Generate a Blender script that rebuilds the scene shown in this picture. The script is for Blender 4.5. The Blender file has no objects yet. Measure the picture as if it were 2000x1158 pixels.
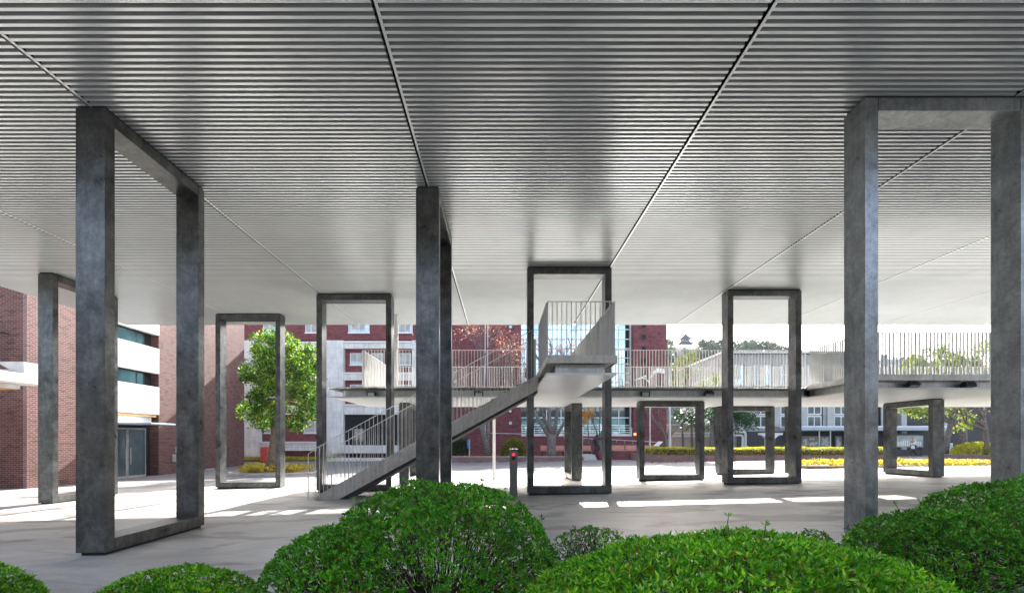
import bpy, math, random
import numpy as np
from mathutils import Vector, noise
R = math.radians
random.seed(7); rng = np.random.default_rng(11)
scene = bpy.context.scene
# ------------------------------------------------------------------ camera
EYE = 1.5; F = 943.0; CX = 980.0; HY = 860.0
cd = bpy.data.cameras.new('camera'); cam = bpy.data.objects.new('camera', cd)
scene.collection.objects.link(cam)
cam.location = (0, 0, EYE); cam.rotation_euler = (R(90), 0, 0)
cd.sensor_width = 36; cd.lens = 36*F/2000; cd.shift_x = 0.010; cd.shift_y = 0.1405
cd.clip_start = 0.05; cd.clip_end = 4000
scene.camera = cam
# ------------------------------------------------------------------ sky and sun
EL = 34.0; AZ = 9.0            # sun ahead of the camera, a little to the right
w = bpy.data.worlds.new('World'); scene.world = w; w.use_nodes = True
nt = w.node_tree; nt.nodes.clear()
sky = nt.nodes.new('ShaderNodeTexSky'); sky.sky_type = 'NISHITA'; sky.sun_disc = False
sky.sun_elevation = R(EL); sky.sun_rotation = R(AZ); sky.air_density = 0.8; sky.dust_density = 4.0; sky.ozone_density = 0.6
bg = nt.nodes.new('ShaderNodeBackground'); bg.inputs['Strength'].default_value = 0.15
wo = nt.nodes.new('ShaderNodeOutputWorld')
hs = nt.nodes.new('ShaderNodeHueSaturation'); hs.inputs['Saturation'].default_value = 0.72
nt.links.new(sky.outputs[0], hs.inputs['Color']); nt.links.new(hs.outputs[0], bg.inputs[0]); nt.links.new(bg.outputs[0], wo.inputs[0])
sd = bpy.data.lights.new('sun', 'SUN'); sd.energy = 5.0; sd.angle = R(0.5); sd.color = (1.0, 0.965, 0.92)
sun = bpy.data.objects.new('sun', sd); scene.collection.objects.link(sun)
dv = Vector((math.sin(R(AZ))*math.cos(R(EL)), math.cos(R(AZ))*math.cos(R(EL)), math.sin(R(EL))))
sun.rotation_euler = dv.to_track_quat('Z', 'Y').to_euler(); sun.location = dv*100
scene.view_settings.view_transform = 'Standard'; scene.view_settings.look = 'None'
scene.view_settings.gamma = 1; scene.view_settings.exposure = 2.15
scene.view_settings.use_curve_mapping = False
scene.render.engine = 'CYCLES'
scene.cycles.max_bounces = 8; scene.cycles.diffuse_bounces = 5

# ------------------------------------------------------------------ materials
def newmat(name):
    m = bpy.data.materials.new(name); m.use_nodes = True
    t = m.node_tree; b = t.nodes['Principled BSDF']
    return m, t, b
def N(t, kind, **kw):
    n = t.nodes.new(kind)
    for k, v in kw.items():
        if k in n.inputs.keys(): n.inputs[k].default_value = v
        else: setattr(n, k, v)
    return n
def ramp(t, stops, src=None, interp='LINEAR'):
    n = t.nodes.new('ShaderNodeValToRGB'); e = n.color_ramp; e.interpolation = interp
    while len(e.elements) < len(stops): e.elements.new(0.5)
    for el, (p, c) in zip(e.elements, stops):
        el.position = p; el.color = (*c, 1) if len(c) == 3 else c
    if src is not None: t.links.new(src, n.inputs[0])
    return n
def coords(t, kind='Object', scale=(1, 1, 1)):
    tc = t.nodes.new('ShaderNodeTexCoord'); mp = t.nodes.new('ShaderNodeMapping')
    mp.inputs['Scale'].default_value = scale
    t.links.new(tc.outputs[kind], mp.inputs[0]); return mp.outputs[0]
def bump(t, b, src, strength=0.3, dist=0.01):
    n = t.nodes.new('ShaderNodeBump'); n.inputs['Strength'].default_value = strength
    n.inputs['Distance'].default_value = dist
    t.links.new(src, n.inputs['Height']); t.links.new(n.outputs[0], b.inputs['Normal'])
def plain(name, col, rough=0.6, metal=0.0, var=0.12, nscale=3.0, spec=0.5):
    m, t, b = newmat(name)
    n = N(t, 'ShaderNodeTexNoise', Scale=nscale, Detail=6.0); t.links.new(coords(t), n.inputs[0])
    lo = tuple(c*(1-var) for c in col); hi = tuple(min(1, c*(1+var)) for c in col)
    r = ramp(t, [(0.3, lo), (0.7, hi)], n.outputs['Fac']); t.links.new(r.outputs[0], b.inputs['Base Color'])
    b.inputs['Roughness'].default_value = rough; b.inputs['Metallic'].default_value = metal
    b.inputs['Specular IOR Level'].default_value = spec
    return m
def mixcol(t, a, b_, fac, mode='MIX'):
    n = t.nodes.new('ShaderNodeMix'); n.data_type = 'RGBA'; n.blend_type = mode
    def put(sock, v):
        if hasattr(v, 'links') or isinstance(v, bpy.types.NodeSocket): t.links.new(v, sock)
        elif isinstance(v, (int, float)): sock.default_value = v
        else: sock.default_value = (*v, 1)
    put(n.inputs[0], fac); put(n.inputs[6], a); put(n.inputs[7], b_)
    return n.outputs[2]

def m_steel(name, lo, mid, hi, metal=0.75, rough=(0.38, 0.6)):
    m, t, b = newmat(name)
    c = coords(t)
    n1 = N(t, 'ShaderNodeTexNoise', Scale=3.1, Detail=12.0, Roughness=0.72, Distortion=0.3); t.links.new(c, n1.inputs[0])
    n2 = N(t, 'ShaderNodeTexVoronoi', Scale=28.0); t.links.new(c, n2.inputs[0])
    n3 = N(t, 'ShaderNodeTexNoise', Scale=6.0, Detail=8.0); t.links.new(coords(t, 'Object', (3, 3, 0.35)), n3.inputs[0])
    r1 = ramp(t, [(0.28, lo), (0.5, mid), (0.74, hi)], n1.outputs['Fac'])
    r2 = ramp(t, [(0.0, (0.75, 0.75, 0.75)), (1.0, (1.15, 1.15, 1.15))], n2.outputs['Color'])
    r3 = ramp(t, [(0.35, (0.62, 0.62, 0.62)), (0.6, (1.1, 1.1, 1.1))], n3.outputs['Fac'])
    x = mixcol(t, r1.outputs[0], r2.outputs[0], 0.6, 'MULTIPLY'); x = mixcol(t, x, r3.outputs[0], 0.35, 'MULTIPLY')
    # welds and knocks: few darker pits
    n4 = N(t, 'ShaderNodeTexNoise', Scale=9.0, Detail=2.0); t.links.new(c, n4.inputs[0])
    r4 = ramp(t, [(0.70, (1, 1, 1)), (0.78, (0.35, 0.35, 0.33))], n4.outputs['Fac'])
    x = mixcol(t, x, r4.outputs[0], 0.8, 'MULTIPLY')
    t.links.new(x, b.inputs['Base Color']); b.inputs['Metallic'].default_value = metal
    rr = ramp(t, [(0.3, (rough[0],)*3), (0.7, (rough[1],)*3)], n1.outputs['Fac'])
    t.links.new(rr.outputs[0], b.inputs['Roughness']); bump(t, b, n1.outputs['Fac'], 0.12, 0.02)
    return m
def m_brick(name, c1, c2, mortar, dark=0.45, bw=0.24, rh=0.085, ms=0.008, bstr=0.4):
    m, t, b = newmat(name)
    uv = coords(t, 'UV')
    n0 = N(t, 'ShaderNodeTexBrick', Scale=1.0); n0.offset = 0.5
    n0.inputs['Mortar Size'].default_value = ms; n0.inputs['Brick Width'].default_value = bw
    n0.inputs['Row Height'].default_value = rh; n0.inputs['Mortar Smooth'].default_value = 0.1
    n0.inputs['Bias'].default_value = -0.1
    n0.inputs['Color1'].default_value = (*c1, 1); n0.inputs['Color2'].default_value = (*c2, 1); n0.inputs['Mortar'].default_value = (*mortar, 1)
    t.links.new(uv, n0.inputs[0])
    n1 = N(t, 'ShaderNodeTexNoise', Scale=1.0, Detail=4.0); t.links.new(coords(t, 'UV', (2.2, 7.0, 1)), n1.inputs[0])
    r = ramp(t, [(0.52, (1, 1, 1)), (0.62, (dark, dark, dark*1.05))], n1.outputs['Fac'])
    n2 = N(t, 'ShaderNodeTexNoise', Scale=0.5, Detail=5.0); t.links.new(uv, n2.inputs[0])
    r2 = ramp(t, [(0.3, (0.82, 0.82, 0.82)), (0.7, (1.12, 1.12, 1.12))], n2.outputs['Fac'])
    x = mixcol(t, n0.outputs['Color'], r.outputs[0], 0.7, 'MULTIPLY'); x = mixcol(t, x, r2.outputs[0], 1.0, 'MULTIPLY')
    t.links.new(x, b.inputs['Base Color']); b.inputs['Roughness'].default_value = 0.75
    bump(t, b, n0.outputs['Fac'], -bstr, 0.01)
    return m
def m_concrete(name, col, joints=True, pw=1.8, ph=0.9):
    m, t, b = newmat(name)
    c = coords(t)
    n1 = N(t, 'ShaderNodeTexNoise', Scale=1.1, Detail=9.0, Roughness=0.6); t.links.new(c, n1.inputs[0])
    r1 = ramp(t, [(0.3, tuple(v*0.8 for v in col)), (0.7, tuple(v*1.12 for v in col))], n1.outputs['Fac'])
    n2 = N(t, 'ShaderNodeTexNoise', Scale=3.0, Detail=6.0); t.links.new(coords(t, 'Object', (2.5, 2.5, 0.3)), n2.inputs[0])
    r2 = ramp(t, [(0.35, (0.84, 0.84, 0.83)), (0.6, (1.05, 1.05, 1.05))], n2.outputs['Fac'])
    x = mixcol(t, r1.outputs[0], r2.outputs[0], 0.8, 'MULTIPLY')
    if joints:
        n0 = N(t, 'ShaderNodeTexBrick', Scale=1.0); n0.offset = 0.0
        n0.inputs['Mortar Size'].default_value = 0.008; n0.inputs['Brick Width'].default_value = pw; n0.inputs['Row Height'].default_value = ph
        for k in ('Color1', 'Color2'): n0.inputs[k].default_value = (1, 1, 1, 1)
        n0.inputs['Mortar'].default_value = (0.74, 0.74, 0.74, 1)
        t.links.new(coords(t, 'UV'), n0.inputs[0])
        x = mixcol(t, x, n0.outputs['Color'], 1.0, 'MULTIPLY')
        # form-tie holes on a regular grid
        vo = N(t, 'ShaderNodeTexVoronoi', Scale=1.0, Randomness=0.0); t.links.new(coords(t, 'UV', (1/0.6, 1/0.45, 1)), vo.inputs[0])
        rv = ramp(t, [(0.035, (0.45, 0.45, 0.45)), (0.055, (1, 1, 1))], vo.outputs['Distance'])
        x = mixcol(t, x, rv.outputs[0], 1.0, 'MULTIPLY')
    t.links.new(x, b.inputs['Base Color']); b.inputs['Roughness'].default_value = 0.8
    return m
def m_floor():
    m, t, b = newmat('trowelled_concrete')
    c = coords(t)
    n1 = N(t, 'ShaderNodeTexNoise', Scale=0.35, Detail=10.0, Roughness=0.62, Distortion=0.7); t.links.new(coords(t, 'Object', (0.8, 1.3, 1)), n1.inputs[0])
    r1 = ramp(t, [(0.3, (0.25, 0.24, 0.217)), (0.5, (0.36, 0.35, 0.325)), (0.68, (0.48, 0.475, 0.45))], n1.outputs['Fac'])
    n2 = N(t, 'ShaderNodeTexNoise', Scale=1.6, Detail=7.0, Distortion=1.5); t.links.new(coords(t, 'Object', (0.75, 1.3, 1)), n2.inputs[0])
    r2 = ramp(t, [(0.35, (0.78, 0.765, 0.75)), (0.6, (1.08, 1.06, 1.06))], n2.outputs['Fac'])
    x = mixcol(t, r1.outputs[0], r2.outputs[0], 0.8, 'MULTIPLY')
    # damp smears
    n3 = N(t, 'ShaderNodeTexNoise', Scale=0.9, Detail=6.0, Distortion=0.8); t.links.new(coords(t, 'Object', (0.7, 1.6, 1)), n3.inputs[0])
    r3 = ramp(t, [(0.53, (1, 1, 1)), (0.60, (0.5, 0.485, 0.47))], n3.outputs['Fac'])
    x = mixcol(t, x, r3.outputs[0], 0.85, 'MULTIPLY')
    n5 = N(t, 'ShaderNodeTexNoise', Scale=60.0, Detail=3.0); t.links.new(c, n5.inputs[0])
    r5 = ramp(t, [(0.3, (0.86, 0.86, 0.86)), (0.7, (1.1, 1.1, 1.1))], n5.outputs['Fac'])
    x = mixcol(t, x, r5.outputs[0], 1.0, 'MULTIPLY')
    n0 = N(t, 'ShaderNodeTexBrick', Scale=1.0); n0.offset = 0.0
    n0.inputs['Mortar Size'].default_value = 0.006; n0.inputs['Brick Width'].default_value = 4.35; n0.inputs['Row Height'].default_value = 4.3
    for k in ('Color1', 'Color2'): n0.inputs[k].default_value = (1, 1, 1, 1)
    n0.inputs['Mortar'].default_value = (0.55, 0.54, 0.53, 1)
    mp = t.nodes.new('ShaderNodeMapping'); mp.inputs['Location'].default_value = (5.78, 0.9, 0)
    tc = t.nodes.new('ShaderNodeTexCoord'); t.links.new(tc.outputs['Object'], mp.inputs[0]); t.links.new(mp.outputs[0], n0.inputs[0])
    x = mixcol(t, x, n0.outputs['Color'], 0.8, 'MULTIPLY')
    t.links.new(x, b.inputs['Base Color'])
    rr = ramp(t, [(0.3, (0.42,)*3), (0.7, (0.62,)*3)], n2.outputs['Fac']); t.links.new(rr.outputs[0], b.inputs['Roughness'])
    bump(t, b, n5.outputs['Fac'], 0.08, 0.004)
    return m
def m_asphalt(name, col):
    m, t, b = newmat(name)
    c = coords(t)
    n1 = N(t, 'ShaderNodeTexNoise', Scale=0.3, Detail=8.0); t.links.new(c, n1.inputs[0])
    n2 = N(t, 'ShaderNodeTexNoise', Scale=40.0, Detail=3.0); t.links.new(c, n2.inputs[0])
    r1 = ramp(t, [(0.3, tuple(v*0.75 for v in col)), (0.7, tuple(v*1.25 for v in col))], n1.outputs['Fac'])
    r2 = ramp(t, [(0.3, (0.7,)*3), (0.7, (1.3,)*3)], n2.outputs['Fac'])
    t.links.new(mixcol(t, r1.outputs[0], r2.outputs[0], 1.0, 'MULTIPLY'), b.inputs['Base Color'])
    b.inputs['Roughness'].default_value = 0.85
    return m
def m_leaf(name, stops, trans=0.35, rough=0.45, gloss=0.35, spot=None):
    m, t, b = newmat(name)
    g = t.nodes.new('ShaderNodeNewGeometry')
    r = ramp(t, stops, g.outputs['Random Per Island'])
    n = N(t, 'ShaderNodeTexNoise', Scale=2.2, Detail=3.0); t.links.new(coords(t), n.inputs[0])
    r2 = ramp(t, [(0.35, (0.65, 0.7, 0.65)), (0.65, (1.25, 1.2, 1.1))], n.outputs['Fac'])
    x = mixcol(t, r.outputs[0], r2.outputs[0], 0.9, 'MULTIPLY')
    t.links.new(x, b.inputs['Base Color']); b.inputs['Roughness'].default_value = rough
    b.inputs['Specular IOR Level'].default_value = gloss
    tr = t.nodes.new('ShaderNodeBsdfTranslucent'); t.links.new(x, tr.inputs[0])
    ms = t.nodes.new('ShaderNodeMixShader'); ms.inputs[0].default_value = trans
    t.links.new(b.outputs[0], ms.inputs[1]); t.links.new(tr.outputs[0], ms.inputs[2])
    t.links.new(ms.outputs[0], t.nodes['Material Output'].inputs[0])
    return m
def m_glass(name, col, rough=0.06, metal=0.5, wav=0.02):
    m, t, b = newmat(name)
    n = N(t, 'ShaderNodeTexNoise', Scale=0.7, Detail=3.0); t.links.new(coords(t), n.inputs[0])
    r = ramp(t, [(0.35, tuple(v*0.7 for v in col)), (0.65, tuple(min(1, v*1.25) for v in col))], n.outputs['Fac'])
    t.links.new(r.outputs[0], b.inputs['Base Color']); b.inputs['Roughness'].default_value = rough
    b.inputs['Metallic'].default_value = metal; bump(t, b, n.outputs['Fac'], wav, 0.5)
    return m
M = {}
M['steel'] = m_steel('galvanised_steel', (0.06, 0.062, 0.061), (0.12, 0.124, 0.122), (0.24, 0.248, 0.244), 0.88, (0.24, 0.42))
M['steel_lit'] = m_steel('lit_galvanised_steel', (0.20, 0.215, 0.222), (0.34, 0.362, 0.372), (0.54, 0.565, 0.58), 0.85, (0.26, 0.45))  # lit copy of the frame steel, reflected brightness put into its colour
M['steel_beam'] = m_steel('galvanised_beam', (0.36, 0.365, 0.35), (0.54, 0.54, 0.52), (0.72, 0.72, 0.70), 0.5, (0.28, 0.45))
M['steel_stair'] = m_steel('galvanised_stringer', (0.42, 0.385, 0.34), (0.60, 0.56, 0.50), (0.72, 0.68, 0.62), 0.25, (0.4, 0.6))
M['rail'] = plain('galvanised_rail', (0.56, 0.56, 0.55), 0.45, 0.3)
M['white_sheet'] = plain('white_coated_sheet', (0.84, 0.875, 0.88), 0.30, 0.42, 0.05, 0.6)
M['groove'] = plain('groove_shade_tone', (0.32, 0.335, 0.335), 0.5, 0.0, 0.1, 2.0)  # same sheet as the flats; recess shade put into the colour
M['soffit'] = plain('soffit_sheet', (0.72, 0.735, 0.74), 0.33, 0.0, 0.05, 0.6)
M['dark'] = plain('black_metal', (0.03, 0.03, 0.032), 0.5, 0.3)
M['plinth'] = plain('dark_plinth', (0.02, 0.02, 0.02), 0.8)
M['brick_hall'] = m_brick('red_brown_brick', (0.145, 0.040, 0.032), (0.085, 0.023, 0.019), (0.24, 0.195, 0.17), 0.4)
M['brick_mid'] = m_brick('red_tile_brick', (0.25, 0.055, 0.06), (0.17, 0.035, 0.04), (0.20, 0.10, 0.10), 0.42, 0.3, 0.09)
M['brick_tower'] = m_brick('plum_brick', (0.22, 0.06, 0.07), (0.15, 0.038, 0.045), (0.17, 0.085, 0.09), 0.38, 0.5, 0.11)
M['brick_kerb'] = m_brick('kerb_brick', (0.24, 0.12, 0.11), (0.17, 0.09, 0.085), (0.33, 0.28, 0.26), 0.7, 0.22, 0.08)
M['concrete'] = m_concrete('fair_faced_concrete', (0.78, 0.77, 0.745))
M['concrete_plain'] = m_concrete('smooth_concrete', (0.72, 0.72, 0.70), False)
M['concrete_grey'] = m_concrete('grey_concrete', (0.46, 0.46, 0.455), True, 2.4, 1.2)
M['floor'] = m_floor()
M['asphalt'] = m_asphalt('asphalt', (0.13, 0.13, 0.135))
M['ground'] = m_asphalt('earth', (0.16, 0.15, 0.13))
M['kerb'] = plain('kerb_stone', (0.45, 0.44, 0.42), 0.8)
M['soil'] = plain('leaf_litter_soil', (0.20, 0.13, 0.09), 0.95, 0, 0.4, 9.0)
M['white'] = plain('white_paint', (0.78, 0.78, 0.77), 0.5, 0, 0.05)
M['cream'] = plain('cream_cladding', (0.52, 0.47, 0.40), 0.7)
M['timber'] = plain('ochre_timber', (0.50, 0.27, 0.10), 0.6, 0, 0.3)
M['roof_white'] = plain('roof_edge', (0.70, 0.71, 0.72), 0.5)
M['roof_blue'] = plain('pale_blue_roof', (0.42, 0.50, 0.56), 0.4)
M['glass_dark'] = m_glass('dark_glass', (0.10, 0.13, 0.14), 0.05, 0.3)
M['glass_sky'] = m_glass('curtain_glass', (0.52, 0.68, 0.72), 0.08, 0.75, 0.05)
M['glass_teal'] = m_glass('teal_glass', (0.16, 0.34, 0.36), 0.08, 0.6, 0.05)
M['glass_pane'] = m_glass('window_glass', (0.40, 0.44, 0.45), 0.1, 0.35)
M['curtain'] = plain('pale_blind', (0.45, 0.45, 0.43), 0.8, 0, 0.25, 2.0)
M['interior'] = plain('dark_interior', (0.018, 0.018, 0.02), 0.9)
M['shade_wall'] = plain('dark_wall', (0.07, 0.07, 0.072), 0.9)
M['bark'] = plain('bark', (0.17, 0.13, 0.10), 0.95, 0, 0.45, 7.0)
M['bark_grey'] = plain('grey_bark', (0.15, 0.13, 0.12), 0.95, 0, 0.45, 7.0)
M['twig'] = plain('twigs', (0.07, 0.045, 0.03), 0.9)
M['red'] = plain('red_paint', (0.72, 0.09, 0.07), 0.4)
M['blue'] = plain('blue_paint', (0.02, 0.16, 0.50), 0.4)
M['terracotta'] = plain('terracotta_slab', (0.55, 0.27, 0.20), 0.6)
M['castle_roof'] = plain('castle_tiles', (0.07, 0.085, 0.10), 0.7)
M['castle_wall'] = plain('castle_plaster', (0.34, 0.37, 0.39), 0.8)
M['void'] = plain('roof_void', (0.006, 0.006, 0.006), 0.95)
M['grey_case'] = plain('grey_case', (0.17, 0.165, 0.155), 0.45, 0.3)
M['hill_ground'] = plain('hill_undergrowth', (0.035, 0.05, 0.035), 0.95, 0, 0.4, 0.05)
M['skin'] = plain('skin', (0.45, 0.27, 0.20), 0.6)
M['hair'] = plain('hair', (0.015, 0.012, 0.01), 0.6)
M['shirt_white'] = plain('white_shirt', (0.78, 0.77, 0.75), 0.8)
M['cloth_dark'] = plain('dark_cloth', (0.025, 0.025, 0.03), 0.8)
M['cloth_grey'] = plain('grey_cloth', (0.10, 0.09, 0.09), 0.8)
M['bronze'] = plain('dark_bronze', (0.03, 0.03, 0.028), 0.45, 0.6)
M['plaque'] = plain('pale_plaque', (0.66, 0.66, 0.63), 0.5)
M['board'] = plain('notice_board', (0.34, 0.38, 0.38), 0.4, 0, 0.3, 1.5)
M['paper'] = plain('paper', (0.75, 0.75, 0.72), 0.8)
m, t, b = newmat('red_signal_lamp'); b.inputs['Base Color'].default_value = (0.8, 0.02, 0.02, 1)
b.inputs['Emission Color'].default_value = (1, 0.03, 0.04, 1); b.inputs['Emission Strength'].default_value = 0.5; M['lamp_red'] = m
m, t, b = newmat('orange_lamp'); b.inputs['Base Color'].default_value = (0.8, 0.2, 0.05, 1)
b.inputs['Emission Color'].default_value = (1, 0.25, 0.08, 1); b.inputs['Emission Strength'].default_value = 0.8; M['lamp_orange'] = m
M['azalea'] = m_leaf('azalea_leaf', [(0.0, (0.03, 0.18, 0.008)), (0.35, (0.10, 0.42, 0.012)), (0.75, (0.28, 0.64, 0.018)), (0.955, (0.52, 0.76, 0.04)), (0.97, (0.30, 0.14, 0.04))], 0.3, 0.35, 0.5)
M['azalea_deep'] = m_leaf('azalea_leaf_deep', [(0.0, (0.025, 0.16, 0.008)), (0.5, (0.075, 0.37, 0.014)), (0.85, (0.22, 0.58, 0.022)), (0.97, (0.25, 0.10, 0.04))], 0.25, 0.35, 0.5)
M['camphor'] = m_leaf('camphor_leaf', [(0.0, (0.015, 0.06, 0.010)), (0.45, (0.05, 0.17, 0.018)), (0.8, (0.22, 0.38, 0.03)), (1.0, (0.40, 0.42, 0.05))], 0.45)
M['dark_leaf'] = m_leaf('evergreen_leaf', [(0.0, (0.015, 0.05, 0.02)), (0.6, (0.03, 0.10, 0.035)), (1.0, (0.06, 0.17, 0.05))], 0.25)
M['maple'] = m_leaf('green_maple_leaf', [(0.0, (0.07, 0.16, 0.02)), (0.6, (0.18, 0.30, 0.03)), (0.9, (0.42, 0.40, 0.05)), (1.0, (0.4, 0.2, 0.05))], 0.5)
M['yellow_leaf'] = m_leaf('golden_leaf', [(0.0, (0.30, 0.22, 0.03)), (0.5, (0.55, 0.42, 0.05)), (1.0, (0.50, 0.50, 0.08))], 0.4)
M['hedge_yellow'] = m_leaf('yellow_hedge_leaf', [(0.0, (0.22, 0.26, 0.02)), (0.5, (0.48, 0.50, 0.03)), (1.0, (0.68, 0.62, 0.05))], 0.35)
M['orange_leaf'] = m_leaf('orange_leaf', [(0.0, (0.55, 0.22, 0.02)), (1.0, (0.75, 0.42, 0.04))], 0.5)
M['red_leaf'] = m_leaf('faded_red_leaf', [(0.0, (0.16, 0.06, 0.055)), (0.6, (0.33, 0.13, 0.11)), (0.93, (0.48, 0.22, 0.15)), (1.0, (0.6, 0.4, 0.1))], 0.4)
M['mix_leaf'] = m_leaf('autumn_leaf', [(0.0, (0.05, 0.13, 0.02)), (0.6, (0.14, 0.22, 0.03)), (0.85, (0.36, 0.18, 0.03)), (1.0, (0.5, 0.3, 0.05))], 0.35)
M['hill_leaf'] = m_leaf('hill_wood_leaf', [(0.0, (0.03, 0.06, 0.03)), (0.7, (0.06, 0.11, 0.05)), (1.0, (0.16, 0.13, 0.09))], 0.2)

# ------------------------------------------------------------------ builders
C = scene.collection
ORG = {}
def setp(o, label=None, cat=None, group=None, kind=None):
    if label: o['label'] = label
    if cat: o['category'] = cat
    if group: o['group'] = group
    if kind: o['kind'] = kind
    return o
def thing(name, loc, label, cat, group=None):
    o = bpy.data.objects.new(name, None); C.objects.link(o); o.location = loc; o.empty_display_size = 0.3
    ORG[o.name] = Vector(loc); return setp(o, label, cat, group)
def finish(name, me, mat, parent=None, loc=None, bev=0.0, smooth=False, label=None):
    o = bpy.data.objects.new(name, me); C.objects.link(o)
    off = Vector((0, 0, 0))
    if parent is not None:
        off = ORG[parent.name]; o.parent = parent
    elif loc is not None:
        off = Vector(loc); o.location = off
    if off.length > 0:
        n = len(me.vertices); a = np.empty(n*3, dtype=np.float32); me.vertices.foreach_get('co', a)
        a = a.reshape(-1, 3) - np.array(off, dtype=np.float32); me.vertices.foreach_set('co', a.ravel()); me.update()
    ORG[o.name] = off
    for mm in (mat if isinstance(mat, (list, tuple)) else [mat]): me.materials.append(M[mm] if isinstance(mm, str) else mm)
    if smooth: me.polygons.foreach_set('use_smooth', [True]*len(me.polygons))
    if bev > 0:
        bm_ = o.modifiers.new('bevel', 'BEVEL'); bm_.width = bev; bm_.segments = 2; bm_.limit_method = 'ANGLE'
    if label: o['label'] = label
    return o
class MB:
    def __init__(s): s.v = []; s.f = []; s.mi = []; s.cur = 0
    def mat(s, i): s.cur = i; return s
    def poly(s, pts):
        b = len(s.v); s.v += [tuple(p) for p in pts]; s.f.append(tuple(range(b, b+len(pts)))); s.mi.append(s.cur); return s
    def box(s, x0, x1, y0, y1, z0, z1):
        if x0 > x1: x0, x1 = x1, x0
        if y0 > y1: y0, y1 = y1, y0
        if z0 > z1: z0, z1 = z1, z0
        b = len(s.v)
        s.v += [(x0,y0,z0),(x1,y0,z0),(x1,y1,z0),(x0,y1,z0),(x0,y0,z1),(x1,y0,z1),(x1,y1,z1),(x0,y1,z1)]
        for q in ((3,2,1,0),(4,5,6,7),(0,1,5,4),(1,2,6,5),(2,3,7,6),(3,0,4,7)):
            s.f.append(tuple(b+i for i in q)); s.mi.append(s.cur)
        return s
    def prism(s, pts, axis, a0, a1):     # pts 2D polygon, extruded along axis
        def mk(p, a):
            if axis == 'x': return (a, p[0], p[1])
            if axis == 'y': return (p[0], a, p[1])
            return (p[0], p[1], a)
        n = len(pts); b = len(s.v)
        s.v += [mk(p, a0) for p in pts] + [mk(p, a1) for p in pts]
        s.f.append(tuple(range(b, b+n))[::-1]); s.f.append(tuple(range(b+n, b+2*n))); s.mi += [s.cur]*2
        for i in range(n):
            j = (i+1) % n; s.f.append((b+i, b+j, b+n+j, b+n+i)); s.mi.append(s.cur)
        return s
    def tube(s, p0, p1, r0, r1=None, n=8, caps=True):
        r1 = r0 if r1 is None else r1
        p0 = Vector(p0); p1 = Vector(p1); d = (p1-p0)
        if d.length < 1e-6: return s
        d.normalize(); u = d.orthogonal().normalized(); v = d.cross(u)
        b = len(s.v)
        for p, r in ((p0, r0), (p1, r1)):
            for i in range(n):
                a = 2*math.pi*i/n; s.v.append(tuple(p+u*math.cos(a)*r+v*math.sin(a)*r))
        for i in range(n):
            j = (i+1) % n; s.f.append((b+i, b+j, b+n+j, b+n+i)); s.mi.append(s.cur)
        if caps: s.f.append(tuple(range(b, b+n))[::-1]); s.f.append(tuple(range(b+n, b+2*n))); s.mi += [s.cur]*2
        return s
    def path(s, pts, rs, n=8):
        pts = [Vector(p) for p in pts]; b = len(s.v); prev = None
        for k, p in enumerate(pts):
            d = (pts[min(k+1, len(pts)-1)]-pts[max(k-1, 0)]).normalized()
            if prev is None: u = d.orthogonal().normalized()
            else:
                u = (prev-d*prev.dot(d)); u = u.normalized() if u.length > 1e-5 else d.orthogonal().normalized()
            prev = u; v = d.cross(u)
            for i in range(n):
                a = 2*math.pi*i/n; s.v.append(tuple(p+u*math.cos(a)*rs[k]+v*math.sin(a)*rs[k]))
        for k in range(len(pts)-1):
            for i in range(n):
                j = (i+1) % n; s.f.append((b+k*n+i, b+k*n+j, b+(k+1)*n+j, b+(k+1)*n+i)); s.mi.append(s.cur)
        s.f.append(tuple(range(b, b+n))[::-1]); s.f.append(tuple(range(b+(len(pts)-1)*n, b+len(pts)*n))); s.mi += [s.cur]*2
        return s
    def build(s, name, mat, parent=None, loc=None, bev=0.0, smooth=False, label=None):
        me = bpy.data.meshes.new(name); me.from_pydata(s.v, [], s.f); me.update()
        uv = me.uv_layers.new(name='UVMap'); data = np.empty(len(me.loops)*2, dtype=np.float32); k = 0
        for p in me.polygons:
            nx, ny, nz = abs(p.normal.x), abs(p.normal.y), abs(p.normal.z)
            for vi in p.vertices:
                x, y, z = s.v[vi]
                if nz > nx and nz > ny: a = (x, y)
                elif nx > ny: a = (y, z)
                else: a = (x, z)
                data[k] = a[0]; data[k+1] = a[1]; k += 2
        uv.data.foreach_set('uv', data)
        me.polygons.foreach_set('material_index', s.mi)
        return finish(name, me, mat, parent, loc, bev, smooth, label)
def X_(px, Y): return (px-CX)/F*Y
def Z_(py, Y): return EYE+(HY-py)/F*Y
def gz(x, y):
    x = min(max(x, -26), 22); f = 1-0.6*min(max((y-25)/20.0, 0), 1)
    return 0.0205*x*f-0.016*min(max(y-13, 0), 9)
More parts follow.
